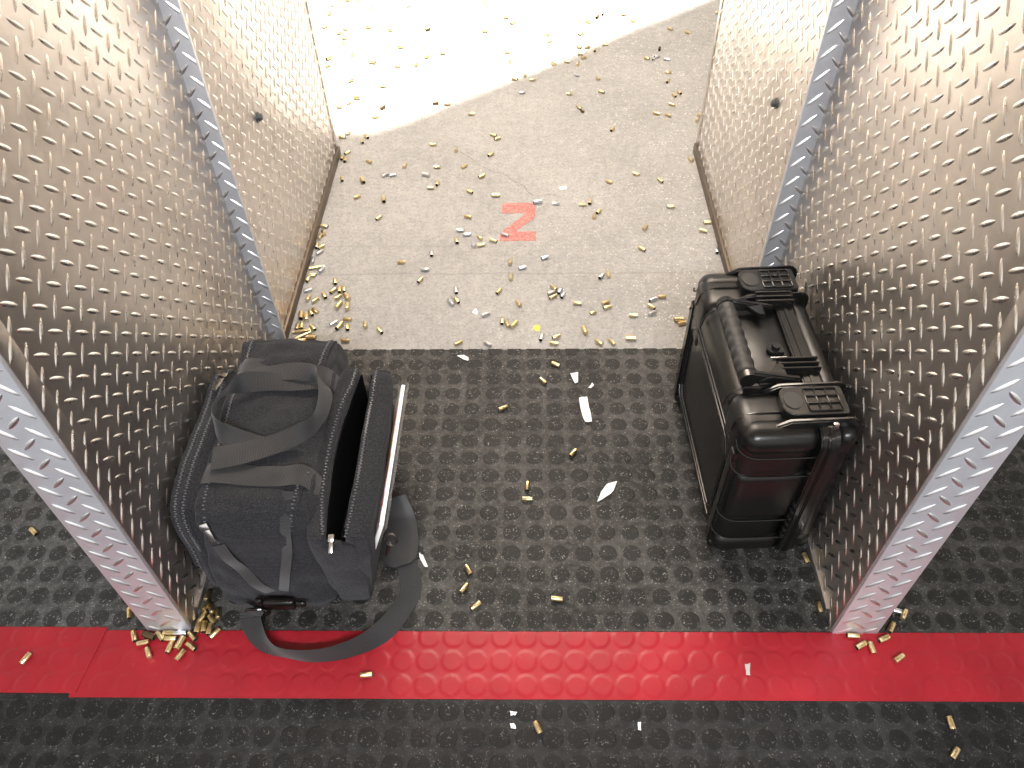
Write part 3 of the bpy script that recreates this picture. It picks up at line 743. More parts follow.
# buckle low on the near end, D-ring, shoulder strap
m = MB(); m.box(-.404, -.352, .016, .028, .040, .066, .005, 3); m.box(-.352, -.334, .018, .026, .046, .060, .004, 3)
m.box(-.416, -.404, .017, .027, .036, .070, .004, 3)
bp(m.build('buckle', SMOOTHP, bag))
m = MB(); cx, cy, cz = -.418, .016, .036
m.tube([(cx+.020*math.cos(a), cy-.002*math.sin(a), cz+.014*math.sin(a)) for a in [i*math.pi/9 for i in range(18)]], .0026, 8, closed=True)
bp(m.build('strap_ring', SMOOTHP, bag))
ST = [((-.420,.018,.050),(1,0,.1)), ((-0.4285, 0.0064, 0.0340),(1,-.05,.1)), ((-0.4100, -0.0226, 0.0220),(1,-.3,.35)), ((-0.3763, -0.0437, 0.0200),(.7,-.2,.7)), ((-0.3290, -0.0521, 0.0205),(.15,.1,1)), ((-0.2812, -0.0469, 0.0205),(0,.25,1)), ((-0.2398, -0.0309, 0.0190),(0,.6,1)), ((-0.2068, -0.0012, 0.0110),(-.3,1,.45)), ((-0.1832, 0.0387, 0.0065),(-.8,.6,.1)), ((-0.1715, 0.0762, 0.0060),(-1,.1,0)), ((-0.1804, 0.1143, 0.0070),(-1,0,0)), ((-0.1918, 0.1550, 0.0060),(-1,0,0))]
bp(ribbon('shoulder_strap', ST, WEB, bag, .036, .002, 8, wob=.3))
PD = [((-0.1891, 0.1166, 0.0100),(1,0,0)), ((-0.1915, 0.1239, 0.0110),(1,0,0)), ((-0.1967, 0.1422, 0.0140),(1,0,0)), ((-0.2009, 0.1713, 0.0200),(1,0,.05)), ((-0.2067, 0.2029, 0.0300),(1,0,.1)), ((-0.2166, 0.2328, 0.0500),(1,0,.15))]
bp(ribbon('shoulder_pad', PD, PAD, bag, .058, .010, 6, widths=[.030,.050,.066,.070,.066,.052], cross=9))
# snap hook hanging on the open pocket
m = MB(); hx, hy, hz = -.188, .085, .150
m.tube([(hx+.009*math.cos(a), hy+.004*math.sin(a), hz+.011*math.sin(a)) for a in [i*math.pi/8 for i in range(16)]], .0022, 8, closed=True)
m.tube([(hx-.004, hy, hz-.010), (hx-.009, hy-.004, hz-.024), (hx-.012, hy-.008, hz-.034)], [.003, .004, .003], 8)
bp(m.build('snap_hook', DARKMETAL, bag))
# booklet in a clear sleeve tucked beside the bag (lifts out: its own thing)
bk = MB()
c, s = math.cos(math.radians(17)), math.sin(math.radians(17))
mt = Matrix.Translation((-.2290,.228,.088)) @ Matrix.Rotation(math.radians(-.5), 4, 'Z') @ Matrix.Rotation(math.radians(17), 4, 'Y') @ Matrix.Rotation(math.radians(3), 4, 'X')
bk.box(-.0030, .0030, -.142, .142, .0, .125, .001, 2, mtx=mt)
bko = bk.build('booklet', PAPER); tag(bko, 'white booklet in a clear plastic sleeve stuck against the right side of bag', 'booklet')
m = MB(); m.box(-.0040, -.0031, -.141, .141, .001, .124, .0003, 1, mtx=mt); m.build('printed_cover', PRINT, bko)
m = MB(); nx, nz = 14, 10; vs = []; fs = []
for sg in (-1, 1):
    o_ = len(vs)
    for j in range(nz+1):
        for i in range(nx+1):
            a = -.148+.296*i/nx; b = .012+.120*j/nz
            e = .0058+.0022*noise.noise(Vector((a*40, b*40, sg*3)))+.0025*(1 if j == nz else 0)
            vs.append(mt @ Vector((sg*e, a, b)))
    for j in range(nz):
        for i in range(nx): fs.append(tuple(o_+q for q in (j*(nx+1)+i, j*(nx+1)+i+1, (j+1)*(nx+1)+i+1, (j+1)*(nx+1)+i)))
m.add(vs, fs); m.build('plastic_sleeve', CLEAR, bko)
# ------------------------------------------------------------ spent casings
DIM = {'n': (.0097, .0192), 'b': (.0118, .0226), 's': (.0080, .0150), 'r': (.0090, .0400)}
def casing_mesh(kind, color):
    D, L = DIM[kind]; R = D/2; h = L/2
    if kind == 'r': prof = [(-h, 0), (-h, R*.97), (-h+.0012, R), (-h+.0014, R*.86), (-h+.003, R*.86), (-h+.0036, R*.98), (h-.012, R*.92), (h-.0085, R*.64), (h, R*.62), (h, R*.54), (h-.008, R*.54)]
    else: prof = [(-h, 0), (-h, R*.94), (-h+.0003, R), (-h+.0011, R), (-h+.0014, R*.84), (-h+.0026, R*.84), (-h+.0034, R*.985), (h-.0002, R*.96), (h, R*.93), (h, R*.85), (-h+.006, R*.80)]
    n = 14; m = MB(); vs = []; fs = []; mi = []
    for x, r in prof[1:]:
        for k_ in range(n): a = 2*math.pi*k_/n; vs.append((x, r*math.cos(a), r*math.sin(a)))
    N = len(prof)-1
    for i in range(N-1):
        for k_ in range(n): fs.append((i*n+k_, i*n+(k_+1) % n, (i+1)*n+(k_+1) % n, (i+1)*n+k_)); mi.append(1 if i == N-2 else 0)
    fs.append(tuple(range(n))[::-1]); mi.append(0); fs.append(tuple((N-1)*n+k_ for k_ in range(n))); mi.append(1)
    # primer disc
    o_ = len(vs)
    for k_ in range(n): a = 2*math.pi*k_/n; vs.append((-h-.00015, R*.42*math.cos(a), R*.42*math.sin(a)))
    fs.append(tuple(o_+k_ for k_ in range(n))[::-1]); mi.append(2)
    me = bpy.data.meshes.new('spent_casing_'+kind); me.from_pydata(vs, [], fs); me.polygons.foreach_set('material_index', mi)
    for p in me.polygons: p.use_smooth = True
    me.update(); me.set_sharp_from_angle(angle=math.radians(40))
    for mm in ({'b': BRASS, 's': NICKEL, 'd': SOOT}[color], INSIDE, NICKEL if color != 'd' else SOOT): me.materials.append(mm)
    return me
CAS = [
(-0.6575,2.5590,-0.0040,-0.03,'b','n','brass casing crosswise in sunlit patch, left third, back strip'),
(-0.7095,2.4392,-0.0040,1.04,'b','n','brass casing tilted right in sunlit patch, left third, back strip'),
(-0.7110,2.5157,-0.0040,0.77,'b','s','small brass casing tilted right in sunlit patch, left third, back strip'),
(-0.7061,2.3282,-0.0040,0.75,'b','n','brass casing tilted right in sunlit patch, left third, middle strip, leftmost'),
(-0.5534,2.4912,-0.0040,-1.30,'b','b','fat brass casing tilted left in sunlit patch, left third, back strip'),
(-0.6173,2.5553,-0.0040,-0.03,'b','s','small brass casing crosswise in sunlit patch, left third, back strip'),
(-0.4170,2.5019,-0.0040,0.39,'b','s','small brass casing crosswise in sunlit patch, middle third, back strip'),
(-0.5454,2.3215,-0.0040,-0.03,'b','n','brass casing crosswise in sunlit patch, left third, middle strip, rightmost'),
(-0.6292,2.3073,-0.0040,-0.03,'b','s','small brass casing crosswise in sunlit patch, left third, middle strip'),
(-0.6466,2.2753,-0.0040,0.57,'b','n','brass casing tilted right in sunlit patch, left third, middle strip, second from left'),
(-0.6217,2.2358,-0.0040,-0.03,'b','n','brass casing crosswise in sunlit patch, left third, middle strip, leftmost'),
(-0.6179,2.1928,-0.0040,1.35,'b','n','brass casing tilted right in sunlit patch, left third, middle strip, rightmost'),
(-0.4619,2.2952,-0.0040,-0.39,'b','n','brass casing crosswise in sunlit patch, middle third, middle strip, leftmost'),
(-0.3258,2.2975,-0.0040,0.71,'d','n','dark casing tilted right in sunlit patch, middle third, middle strip'),
(-0.4114,2.1589,-0.0040,-0.02,'b','n','brass casing crosswise in sunlit patch, middle third, middle strip, rightmost'),
(-0.3272,2.1564,-0.0040,1.39,'b','s','small brass casing tilted right in sunlit patch, middle third, middle strip'),
(-0.3121,2.0815,-0.0040,0.53,'b','n','brass casing tilted right in sunlit patch, middle third, front strip, rightmost'),
(-0.2585,2.1087,-0.0040,0.17,'b','n','brass casing crosswise in sunlit patch, middle third, front strip, rightmost'),
(-0.3437,2.0235,-0.0040,0.94,'b','n','brass casing tilted right in sunlit patch, middle third, front strip, leftmost'),
(-0.3599,2.0358,-0.0040,-1.22,'b','s','small brass casing tilted left in sunlit patch, middle third, front strip'),
(-0.4058,2.0133,-0.0040,-0.02,'b','n','brass casing crosswise in sunlit patch, middle third, front strip, leftmost'),
(-0.5732,2.1018,-0.0040,1.33,'b','n','brass casing tilted right in sunlit patch, left third, front strip, second from left'),
(-0.6506,2.0789,-0.0040,0.99,'b','b','fat brass casing tilted right in sunlit patch, left third, front strip'),
(-0.6445,2.0251,-0.0040,0.36,'b','n','brass casing crosswise in sunlit patch, left third, front strip, leftmost'),
(-0.4954,2.0451,-0.0040,-0.20,'b','b','fat brass casing crosswise in sunlit patch, left third, front strip, rightmost'),
(-0.5501,1.9180,-0.0040,0.69,'b','n','brass casing tilted right in sunlit patch, left third, front strip, leftmost'),
(-0.4390,1.8777,-0.0040,0.34,'b','n','brass casing crosswise in sunlit patch, left third, front strip, rightmost'),
(-0.5138,1.8027,-0.0040,-0.19,'b','b','fat brass casing crosswise in sunlit patch, left third, front strip, leftmost'),
(-0.5338,1.7702,-0.0040,0.67,'b','s','small brass casing tilted right in sunlit patch, left third, front strip'),
(-0.5607,1.7470,-0.0040,-0.02,'b','n','brass casing crosswise in sunlit patch, left third, front strip, second from left'),
(-0.4222,1.7388,-0.0040,0.92,'d','n','dark casing tilted right in sunlit patch, left third, front strip'),
(-0.2576,1.7633,-0.0040,0.16,'d','n','dark casing crosswise in sunlit patch, middle third, front strip'),
(-0.2201,1.7582,-0.0040,-0.02,'b','n','brass casing crosswise just below the sunlit edge, left stretch, leftmost'),
(-0.1303,2.5280,-0.0040,1.45,'b','n','brass casing tilted right in sunlit patch, middle third, back strip'),
(-0.0438,2.3913,-0.0040,-0.03,'b','n','brass casing crosswise in sunlit patch, right third, back strip, leftmost'),
(-0.0188,2.3412,-0.0040,0.81,'b','n','brass casing tilted right in sunlit patch, right third, back strip, leftmost'),
(-0.1190,2.2765,-0.0040,-0.56,'b','n','brass casing tilted left in sunlit patch, middle third, middle strip'),
(0.1035,2.2433,-0.0040,-0.03,'b','n','brass casing crosswise in sunlit patch, right third, middle strip, second from left'),
(0.1142,2.1945,-0.0040,0.17,'b','n','brass casing crosswise in sunlit patch, right third, middle strip, rightmost'),
(-0.0358,2.1118,-0.0040,-0.02,'b','n','brass casing crosswise in sunlit patch, right third, middle strip, leftmost'),
(-0.0239,2.0402,-0.0040,-1.06,'b','n','brass casing tilted left in sunlit patch, right third, front strip'),
(0.2831,2.4460,-0.0040,-1.39,'b','n','brass casing tilted left in sunlit patch, right third, back strip, leftmost'),
(0.2921,2.3864,-0.0040,1.11,'d','n','dark casing tilted right in sunlit patch, right third, back strip'),
(0.2575,2.3456,-0.0040,-0.42,'b','n','brass casing crosswise in sunlit patch, right third, back strip, second from left'),
(0.2248,2.2474,-0.0040,0.66,'b','n','brass casing tilted right in sunlit patch, right third, middle strip'),
(0.2137,2.1439,-0.0040,-0.71,'b','n','brass casing tilted left in sunlit patch, right third, middle strip'),
(0.2428,2.1432,-0.0040,-0.02,'b','n','brass casing crosswise just below the sunlit edge, middle stretch, rightmost'),
(0.2681,2.1182,-0.0040,1.43,'b','n','brass casing lengthwise just below the sunlit edge, middle stretch, rightmost'),
(0.2171,2.0915,-0.0040,-0.02,'b','n','brass casing crosswise just below the sunlit edge, middle stretch, third from left'),
(0.2270,2.0631,-0.0040,0.34,'b','n','brass casing crosswise just below the sunlit edge, middle stretch, fourth from left'),
(0.1230,2.0209,-0.0040,-0.91,'b','n','brass casing tilted left just below the sunlit edge, left stretch'),
(0.1691,2.0358,-0.0040,-0.02,'b','n','brass casing crosswise just below the sunlit edge, middle stretch, leftmost'),
(0.2039,2.0177,-0.0040,1.44,'b','n','brass casing lengthwise just below the sunlit edge, middle stretch, leftmost'),
(0.1971,1.9394,-0.0040,-0.68,'s','n','silver casing tilted left just below the sunlit edge, middle stretch'),
(0.2659,1.9145,-0.0040,-1.18,'b','n','brass casing tilted left just below the sunlit edge, middle stretch, second from left'),
(0.0261,1.9403,-0.0040,1.57,'b','n','brass casing lengthwise just below the sunlit edge, left stretch'),
(-0.0079,1.9176,-0.0040,-0.37,'b','n','brass casing crosswise just below the sunlit edge, left stretch, third from left'),
(0.0507,1.9116,-0.0040,-0.02,'b','n','brass casing crosswise just below the sunlit edge, left stretch, rightmost'),
(0.0170,1.8267,-0.0040,-0.02,'s','n','silver casing crosswise just below the sunlit edge, left stretch'),
(0.1683,1.8159,-0.0040,-0.02,'b','n','brass casing crosswise just below the sunlit edge, middle stretch, second from left'),
(0.1956,1.7284,-0.0040,-0.98,'b','n','brass casing tilted left just below the sunlit edge, middle stretch, leftmost'),
(0.2040,1.7064,-0.0040,-0.98,'d','s','small dark casing tilted left just below the sunlit edge, middle stretch'),
(0.3059,2.1609,-0.0040,-0.02,'b','n','brass casing crosswise on concrete by right partition far end, back strip'),
(0.3153,2.4144,-0.0040,1.27,'b','n','brass casing tilted right in sunlit patch, right third, back strip, rightmost'),
(0.3912,2.4062,-0.0040,-0.03,'b','n','brass casing crosswise in sunlit patch, right third, back strip, rightmost'),
(0.4202,2.3480,-0.0040,-0.76,'b','n','brass casing tilted left in sunlit patch, right third, back strip, rightmost'),
(0.5464,2.2806,-0.0040,-0.76,'b','n','brass casing tilted left on concrete by right partition far end, back strip, leftmost'),
(0.6051,2.2498,-0.0040,-0.61,'b','n','brass casing tilted left on concrete by right partition far end, back strip, rightmost'),
(0.7353,2.4124,-0.0040,1.26,'b','n','brass casing tilted right on concrete by right partition far end, back strip'),
(0.6960,2.1553,-0.0040,-0.02,'d','n','dark casing crosswise on concrete by right partition far end, back strip'),
(0.4912,2.1227,-0.0040,1.38,'d','n','dark casing lengthwise on concrete by right partition far end, back strip'),
(0.4404,2.0538,-0.0040,-0.72,'b','n','brass casing tilted left on concrete by right partition far end, middle strip'),
(0.4766,2.0662,-0.0040,0.33,'s','n','silver casing crosswise on concrete by right partition far end, middle strip, leftmost'),
(0.4627,2.0492,-0.0040,0.98,'s','s','small silver casing tilted right on concrete by right partition far end, middle strip'),
(0.5073,2.0442,-0.0040,-0.21,'s','n','silver casing crosswise on concrete by right partition far end, middle strip, rightmost'),
(0.5010,1.9530,-0.0040,-0.21,'b','n','brass casing crosswise on concrete by right partition far end, middle strip'),
(0.4916,1.8921,-0.0040,1.19,'b','n','brass casing tilted right on concrete by right partition far end, middle strip'),
(0.2716,1.8256,-0.0040,-0.53,'b','n','brass casing tilted left just below the sunlit edge, middle stretch, rightmost'),
(0.5006,1.7983,-0.0040,-1.22,'b','n','brass casing tilted left on concrete by right partition far end, front strip, third from left'),
(0.5198,1.8167,-0.0040,-1.23,'b','n','brass casing tilted left on concrete by right partition far end, front strip, fourth from left'),
(0.4859,1.7410,-0.0040,-0.54,'b','n','brass casing tilted left on concrete by right partition far end, front strip, second from left'),
(0.4318,1.6873,-0.0040,-0.36,'b','n','brass casing crosswise on concrete by right partition far end, front strip'),
(-0.4384,1.6819,-0.0040,0.65,'b','n','brass casing tilted right in sunlit patch, left third, front strip, rightmost'),
(-0.5235,1.5650,-0.0040,-0.02,'b','n','brass casing crosswise on left concrete well behind the red 2, leftmost'),
(-0.5100,1.5850,-0.0040,0.64,'b','s','small brass casing tilted right on left concrete well behind the red 2'),
(-0.4597,1.5386,-0.0040,-1.25,'b','n','brass casing tilted left on left concrete well behind the red 2, leftmost'),
(-0.4502,1.5655,-0.0040,-0.99,'b','n','brass casing tilted left on left concrete well behind the red 2, second from left'),
(-0.2468,1.5196,-0.0040,-0.02,'b','n','brass casing crosswise on left concrete well behind the red 2, second from left'),
(-0.4948,1.4776,-0.0040,0.89,'b','n','brass casing tilted right on left concrete well behind the red 2, third from left'),
(-0.5067,1.4510,-0.0040,1.53,'b','n','brass casing tilted right on left concrete well behind the red 2, leftmost'),
(-0.4956,1.4402,-0.0040,1.58,'b','n','brass casing tilted right on left concrete well behind the red 2, second from left'),
(-0.4246,1.4297,-0.0040,-0.66,'b','n','brass casing tilted left on left concrete well behind the red 2, rightmost'),
(-0.3183,1.4052,-0.0040,1.35,'b','n','brass casing tilted right on left concrete well behind the red 2, rightmost'),
(-0.2256,1.3982,-0.0040,-0.01,'b','n','brass casing crosswise on left concrete well behind the red 2, rightmost'),
(-0.3702,1.3580,-0.0040,0.73,'s','n','silver casing tilted right on left concrete just behind the red 2'),
(-0.3486,1.3602,-0.0040,0.30,'s','n','silver casing crosswise on left concrete just behind the red 2'),
(-0.2536,1.3583,-0.0040,-0.31,'s','b','fat silver casing crosswise on left concrete just behind the red 2'),
(-0.4894,1.3407,-0.0040,-1.32,'b','n','brass casing lengthwise on left concrete just behind the red 2'),
(-0.4300,1.3313,-0.0040,-1.14,'b','b','fat brass casing tilted left on left concrete just behind the red 2'),
(-0.2356,1.2951,-0.0040,-0.01,'b','n','brass casing crosswise on left concrete just behind the red 2'),
(-0.2183,1.3162,-0.0040,1.44,'b','n','brass casing tilted right on left concrete just behind the red 2, rightmost'),
(-0.4344,1.2541,-0.0040,0.59,'b','n','brass casing tilted right on left concrete just behind the red 2, leftmost'),
(-0.3598,1.2390,-0.0040,-1.35,'b','b','fat brass casing lengthwise on left concrete level with the red 2'),
(-0.3628,1.1567,-0.0040,0.93,'b','n','brass casing tilted right on left concrete level with the red 2'),
(-0.1396,1.6941,-0.0040,0.15,'b','n','brass casing crosswise just below the sunlit edge, left stretch, second from left'),
(-0.0688,1.5694,-0.0040,-0.33,'b','n','brass casing crosswise on centre concrete well behind the red 2'),
(-0.0560,1.5477,-0.0040,0.46,'b','n','brass casing tilted right on centre concrete well behind the red 2, rightmost'),
(-0.1758,1.4878,-0.0040,1.58,'b','n','brass casing lengthwise on centre concrete well behind the red 2'),
(-0.0737,1.4610,-0.0040,0.82,'b','n','brass casing tilted right on centre concrete well behind the red 2, second from left'),
(-0.1478,1.4007,-0.0040,0.83,'b','n','brass casing tilted right on centre concrete well behind the red 2, leftmost'),
(-0.0956,1.3502,-0.0040,0.57,'b','n','brass casing tilted right on centre concrete just behind the red 2'),
(-0.1259,1.2749,-0.0040,-0.67,'b','n','brass casing tilted left on centre concrete just behind the red 2'),
(-0.0538,1.2567,-0.0040,-0.01,'b','b','fat brass casing crosswise on centre concrete just behind the red 2'),
(0.0595,1.2236,-0.0040,0.28,'s','b','fat silver casing crosswise on centre concrete level with the red 2'),
(0.1093,1.2166,-0.0040,-0.01,'s','n','silver casing crosswise on centre concrete level with the red 2, rightmost'),
(0.1810,1.2112,-0.0040,-0.16,'b','n','brass casing crosswise on right concrete level with the red 2, leftmost'),
(0.2020,1.2224,-0.0040,1.31,'b','n','brass casing tilted right on right concrete level with the red 2, leftmost'),
(0.2092,1.1568,-0.0040,1.36,'b','n','brass casing tilted right on right concrete level with the red 2, second from left'),
(0.2227,1.1789,-0.0040,0.99,'b','n','brass casing tilted right on right concrete level with the red 2, third from left'),
(-0.1255,1.1588,-0.0040,-0.29,'b','n','brass casing crosswise on centre concrete level with the red 2, leftmost'),
(0.4665,1.6764,-0.0040,-0.68,'b','n','brass casing tilted left on concrete by right partition far end, front strip, leftmost'),
(0.2903,1.5947,-0.0040,1.03,'b','n','brass casing tilted right on right concrete well behind the red 2'),
(0.5656,1.6728,-0.0040,-0.95,'b','n','brass casing tilted left on concrete by right partition far end, front strip, rightmost'),
(0.5509,1.6456,-0.0040,1.15,'b','n','brass casing tilted right on concrete by right partition far end, front strip'),
(0.5011,1.4269,-0.0040,-1.26,'b','n','brass casing tilted left on right concrete well behind the red 2'),
(0.3386,1.3552,-0.0040,-0.33,'b','n','brass casing crosswise on right concrete just behind the red 2'),
(0.4022,1.3211,-0.0040,-0.97,'b','n','brass casing tilted left on right concrete just behind the red 2, rightmost'),
(0.2600,1.3176,-0.0040,-0.60,'b','n','brass casing tilted left on right concrete just behind the red 2, leftmost'),
(0.4153,1.1983,-0.0040,-0.01,'b','n','brass casing crosswise on right concrete level with the red 2, second from left'),
(0.5023,1.1272,-0.0040,-0.01,'b','n','brass casing crosswise on right concrete level with the red 2, rightmost'),
(-0.5018,1.1213,-0.0040,-0.15,'b','n','brass casing crosswise against the foot of the left partition, rightmost'),
(-0.4991,1.0924,-0.0040,-1.08,'b','n','brass casing tilted left against the foot of the left partition, leftmost'),
(-0.5055,1.0774,-0.0040,1.39,'b','n','brass casing tilted right against the foot of the left partition, rightmost'),
(-0.5070,1.0387,-0.0040,1.58,'b','n','brass casing tilted right against the foot of the left partition, third from left'),
(-0.4949,1.0342,-0.0040,0.94,'b','n','brass casing tilted right against the foot of the left partition, fifth from left'),
(-0.4954,1.0123,-0.0040,0.94,'s','n','silver casing tilted right against the foot of the left partition, third from left'),
(-0.5070,0.9781,-0.0040,1.58,'s','n','silver casing tilted right against the foot of the left partition, leftmost'),
(-0.4915,0.9534,-0.0040,0.21,'b','r','long rifle brass casing crosswise against the foot of the left partition'),
(-0.4791,0.9426,-0.0040,1.13,'s','n','silver casing tilted right against the foot of the left partition, rightmost'),
(-0.4980,0.9229,-0.0040,-0.01,'b','n','brass casing crosswise against the foot of the left partition, leftmost'),
(-0.5054,0.9082,-0.0040,1.38,'b','n','brass casing tilted right against the foot of the left partition, leftmost'),
(-0.4979,0.8669,-0.0040,0.40,'s','n','silver casing tilted right against the foot of the left partition, second from left'),
(-0.4924,0.8386,-0.0040,1.37,'b','n','brass casing tilted right against the foot of the left partition, second from left'),
(-0.4737,0.8306,-0.0040,0.90,'b','n','brass casing tilted right against the foot of the left partition, fourth from left'),
(-0.4550,0.8462,-0.0040,-1.06,'b','n','brass casing tilted left against the foot of the left partition, rightmost'),
(-0.4374,0.8978,-0.0040,-1.30,'b','n','brass casing lengthwise in the cluster just right of left partition, leftmost'),
(-0.4370,0.8642,-0.0040,1.11,'b','n','brass casing tilted right in the cluster just right of left partition, leftmost'),
(-0.4221,0.8678,-0.0040,1.73,'b','n','brass casing lengthwise in the cluster just right of left partition, second from left'),
(-0.4105,0.8684,-0.0040,1.72,'b','n','brass casing lengthwise in the cluster just right of left partition, rightmost'),
(-0.4212,0.8409,-0.0040,0.78,'b','n','brass casing tilted right in the cluster just right of left partition, rightmost'),
(-0.3994,0.8410,-0.0040,-1.02,'b','b','fat brass casing tilted left in the cluster just right of left partition'),
(-0.4153,0.8113,-0.0040,1.18,'b','b','fat brass casing tilted right in the cluster just right of left partition'),
(-0.3941,0.8062,-0.0040,1.72,'b','b','fat brass casing lengthwise in the cluster just right of left partition'),
(-0.4976,0.7757,-0.0040,1.70,'b','b','fat brass casing lengthwise in the heap on concrete behind the bag, leftmost'),
(-0.4837,0.7695,-0.0040,-1.27,'b','b','fat brass casing lengthwise in the heap on concrete behind the bag, rightmost'),
(-0.4761,0.7850,-0.0040,-1.05,'b','n','brass casing tilted left in the heap on concrete behind the bag, leftmost'),
(-0.4670,0.7932,-0.0040,-0.79,'b','n','brass casing tilted left in the heap on concrete behind the bag, rightmost'),
(-0.4626,0.7347,-0.0040,-0.85,'b','n','brass casing tilted left in the heap on concrete behind the bag, second from left'),
(-0.4869,0.7246,-0.0040,0.20,'b','r','long rifle brass casing crosswise in the heap on concrete behind the bag, second from left'),
(-0.4798,0.7099,-0.0040,0.65,'b','r','long rifle brass casing tilted right in the heap on concrete behind the bag'),
(-0.4606,0.7021,-0.0040,-0.01,'b','b','fat brass casing crosswise in the heap on concrete behind the bag'),
(-0.4662,0.6858,-0.0040,0.07,'b','r','long rifle brass casing crosswise in the heap on concrete behind the bag, rightmost'),
(-0.4915,0.6913,-0.0040,0.30,'b','r','long rifle brass casing crosswise in the heap on concrete behind the bag, leftmost'),
(-0.4863,0.6756,-0.0040,-0.12,'b','n','brass casing crosswise in the heap on concrete behind the bag, leftmost'),
(-0.4992,0.7375,-0.0040,1.64,'b','n','brass casing lengthwise in the heap on concrete behind the bag, leftmost'),
(-0.4895,0.7423,-0.0040,1.64,'b','n','brass casing lengthwise in the heap on concrete behind the bag, second from left'),
(-0.4170,0.7505,-0.0040,0.64,'s','n','silver casing tilted right in the heap on concrete behind the bag'),
(-0.4021,0.7399,-0.0040,1.17,'b','b','fat brass casing tilted right in the heap on concrete behind the bag'),
(-0.3863,0.7625,-0.0040,-0.13,'b','n','brass casing crosswise in the heap on concrete behind the bag, rightmost'),
(-0.3830,0.7362,-0.0040,-1.36,'b','n','brass casing lengthwise in the heap on concrete behind the bag, rightmost'),
(-0.3427,0.7440,-0.0040,-1.32,'b','n','brass casing lengthwise on left concrete near the mat edge'),
(-0.3065,0.7242,-0.0040,-0.96,'b','n','brass casing tilted left on left concrete near the mat edge'),
(-0.3809,0.6923,-0.0040,-0.13,'b','n','brass casing crosswise in the heap on concrete behind the bag, second from left'),
(-0.1422,1.1002,-0.0040,-0.01,'s','n','silver casing crosswise on centre concrete level with the red 2, leftmost'),
(-0.1237,1.0830,-0.0040,0.22,'s','n','silver casing crosswise on centre concrete level with the red 2, second from left'),
(-0.1499,1.0564,-0.0040,-1.35,'b','n','brass casing tilted left on centre concrete level with the red 2, leftmost'),
(-0.0900,1.0678,-0.0040,-0.92,'b','s','small brass casing tilted left on centre concrete level with the red 2'),
(-0.1062,1.0387,-0.0040,-1.36,'s','n','silver casing tilted left on centre concrete level with the red 2, leftmost'),
(-0.0867,1.0381,-0.0040,0.27,'b','n','brass casing crosswise on centre concrete level with the red 2, rightmost'),
(-0.0550,1.0555,-0.0040,-0.41,'b','n','brass casing tilted left on centre concrete level with the red 2, rightmost'),
(-0.0254,1.0790,-0.0040,-0.54,'s','n','silver casing tilted left on centre concrete level with the red 2, rightmost'),
(-0.2104,1.0051,-0.0040,-1.44,'s','n','silver casing lengthwise on left concrete just in front of the red 2'),
(-0.2212,0.9416,-0.0040,-0.01,'s','n','silver casing crosswise on left concrete just in front of the red 2'),
(-0.2295,0.9018,-0.0040,1.14,'b','n','brass casing tilted right on left concrete just in front of the red 2'),
(-0.2825,0.9709,-0.0040,-0.01,'b','n','brass casing crosswise on left concrete just in front of the red 2'),
(-0.0104,0.9700,-0.0040,1.47,'b','n','brass casing lengthwise on centre concrete just in front of the red 2, leftmost'),
(-0.0082,0.9112,-0.0040,1.53,'b','n','brass casing lengthwise on centre concrete just in front of the red 2, rightmost'),
(0.0193,0.9468,-0.0040,0.26,'s','n','silver casing crosswise on centre concrete just in front of the red 2'),
(-0.0368,0.8590,-0.0040,1.08,'b','n','brass casing tilted right on centre concrete halfway from red 2 to mat, leftmost'),
(-0.1398,0.8620,-0.0040,-1.40,'s','n','silver casing lengthwise on centre concrete halfway from red 2 to mat'),
(-0.1487,0.8197,-0.0040,-1.01,'s','n','silver casing tilted left on centre concrete halfway from red 2 to mat'),
(-0.1363,0.8267,-0.0040,-1.02,'b','n','brass casing tilted left on centre concrete halfway from red 2 to mat, leftmost'),
(-0.0653,0.7778,-0.0040,0.49,'s','n','silver casing tilted right on centre concrete near the mat edge, leftmost'),
(-0.0267,0.7541,-0.0040,1.53,'b','n','brass casing lengthwise on centre concrete near the mat edge'),
(-0.0150,0.7454,-0.0040,-1.37,'b','n','brass casing tilted left on centre concrete near the mat edge'),
(0.0005,0.7425,-0.0040,0.97,'b','b','fat brass casing tilted right on centre concrete near the mat edge'),
(0.0111,0.8151,-0.0040,-1.20,'b','n','brass casing tilted left on centre concrete halfway from red 2 to mat, second from left'),
(-0.1239,0.6823,-0.0040,0.60,'b','n','brass casing tilted right on centre concrete near the mat edge, leftmost'),
(-0.0579,0.6810,-0.0040,-0.68,'s','n','silver casing tilted left on centre concrete near the mat edge'),
(0.0760,0.9861,-0.0040,0.39,'s','n','silver casing tilted right on centre concrete just in front of the red 2'),
(0.2124,0.9132,-0.0040,1.02,'s','n','silver casing tilted right on right concrete just in front of the red 2'),
(0.2294,0.9198,-0.0040,-1.47,'b','n','brass casing tilted left on right concrete just in front of the red 2, leftmost'),
(0.0952,0.8704,-0.0040,-0.92,'b','n','brass casing tilted left on centre concrete halfway from red 2 to mat, rightmost'),
(0.0886,0.8530,-0.0040,0.38,'s','n','silver casing tilted right on centre concrete halfway from red 2 to mat, leftmost'),
(0.0923,0.8379,-0.0040,0.60,'b','n','brass casing tilted right on centre concrete halfway from red 2 to mat, rightmost'),
(0.1093,0.8593,-0.0040,1.24,'s','n','silver casing tilted right on centre concrete halfway from red 2 to mat, second from left'),
(0.1164,0.8441,-0.0040,1.18,'s','n','silver casing tilted right on centre concrete halfway from red 2 to mat, rightmost'),
(0.1494,0.8152,-0.0040,-0.09,'b','n','brass casing crosswise on right concrete halfway from red 2 to mat, leftmost'),
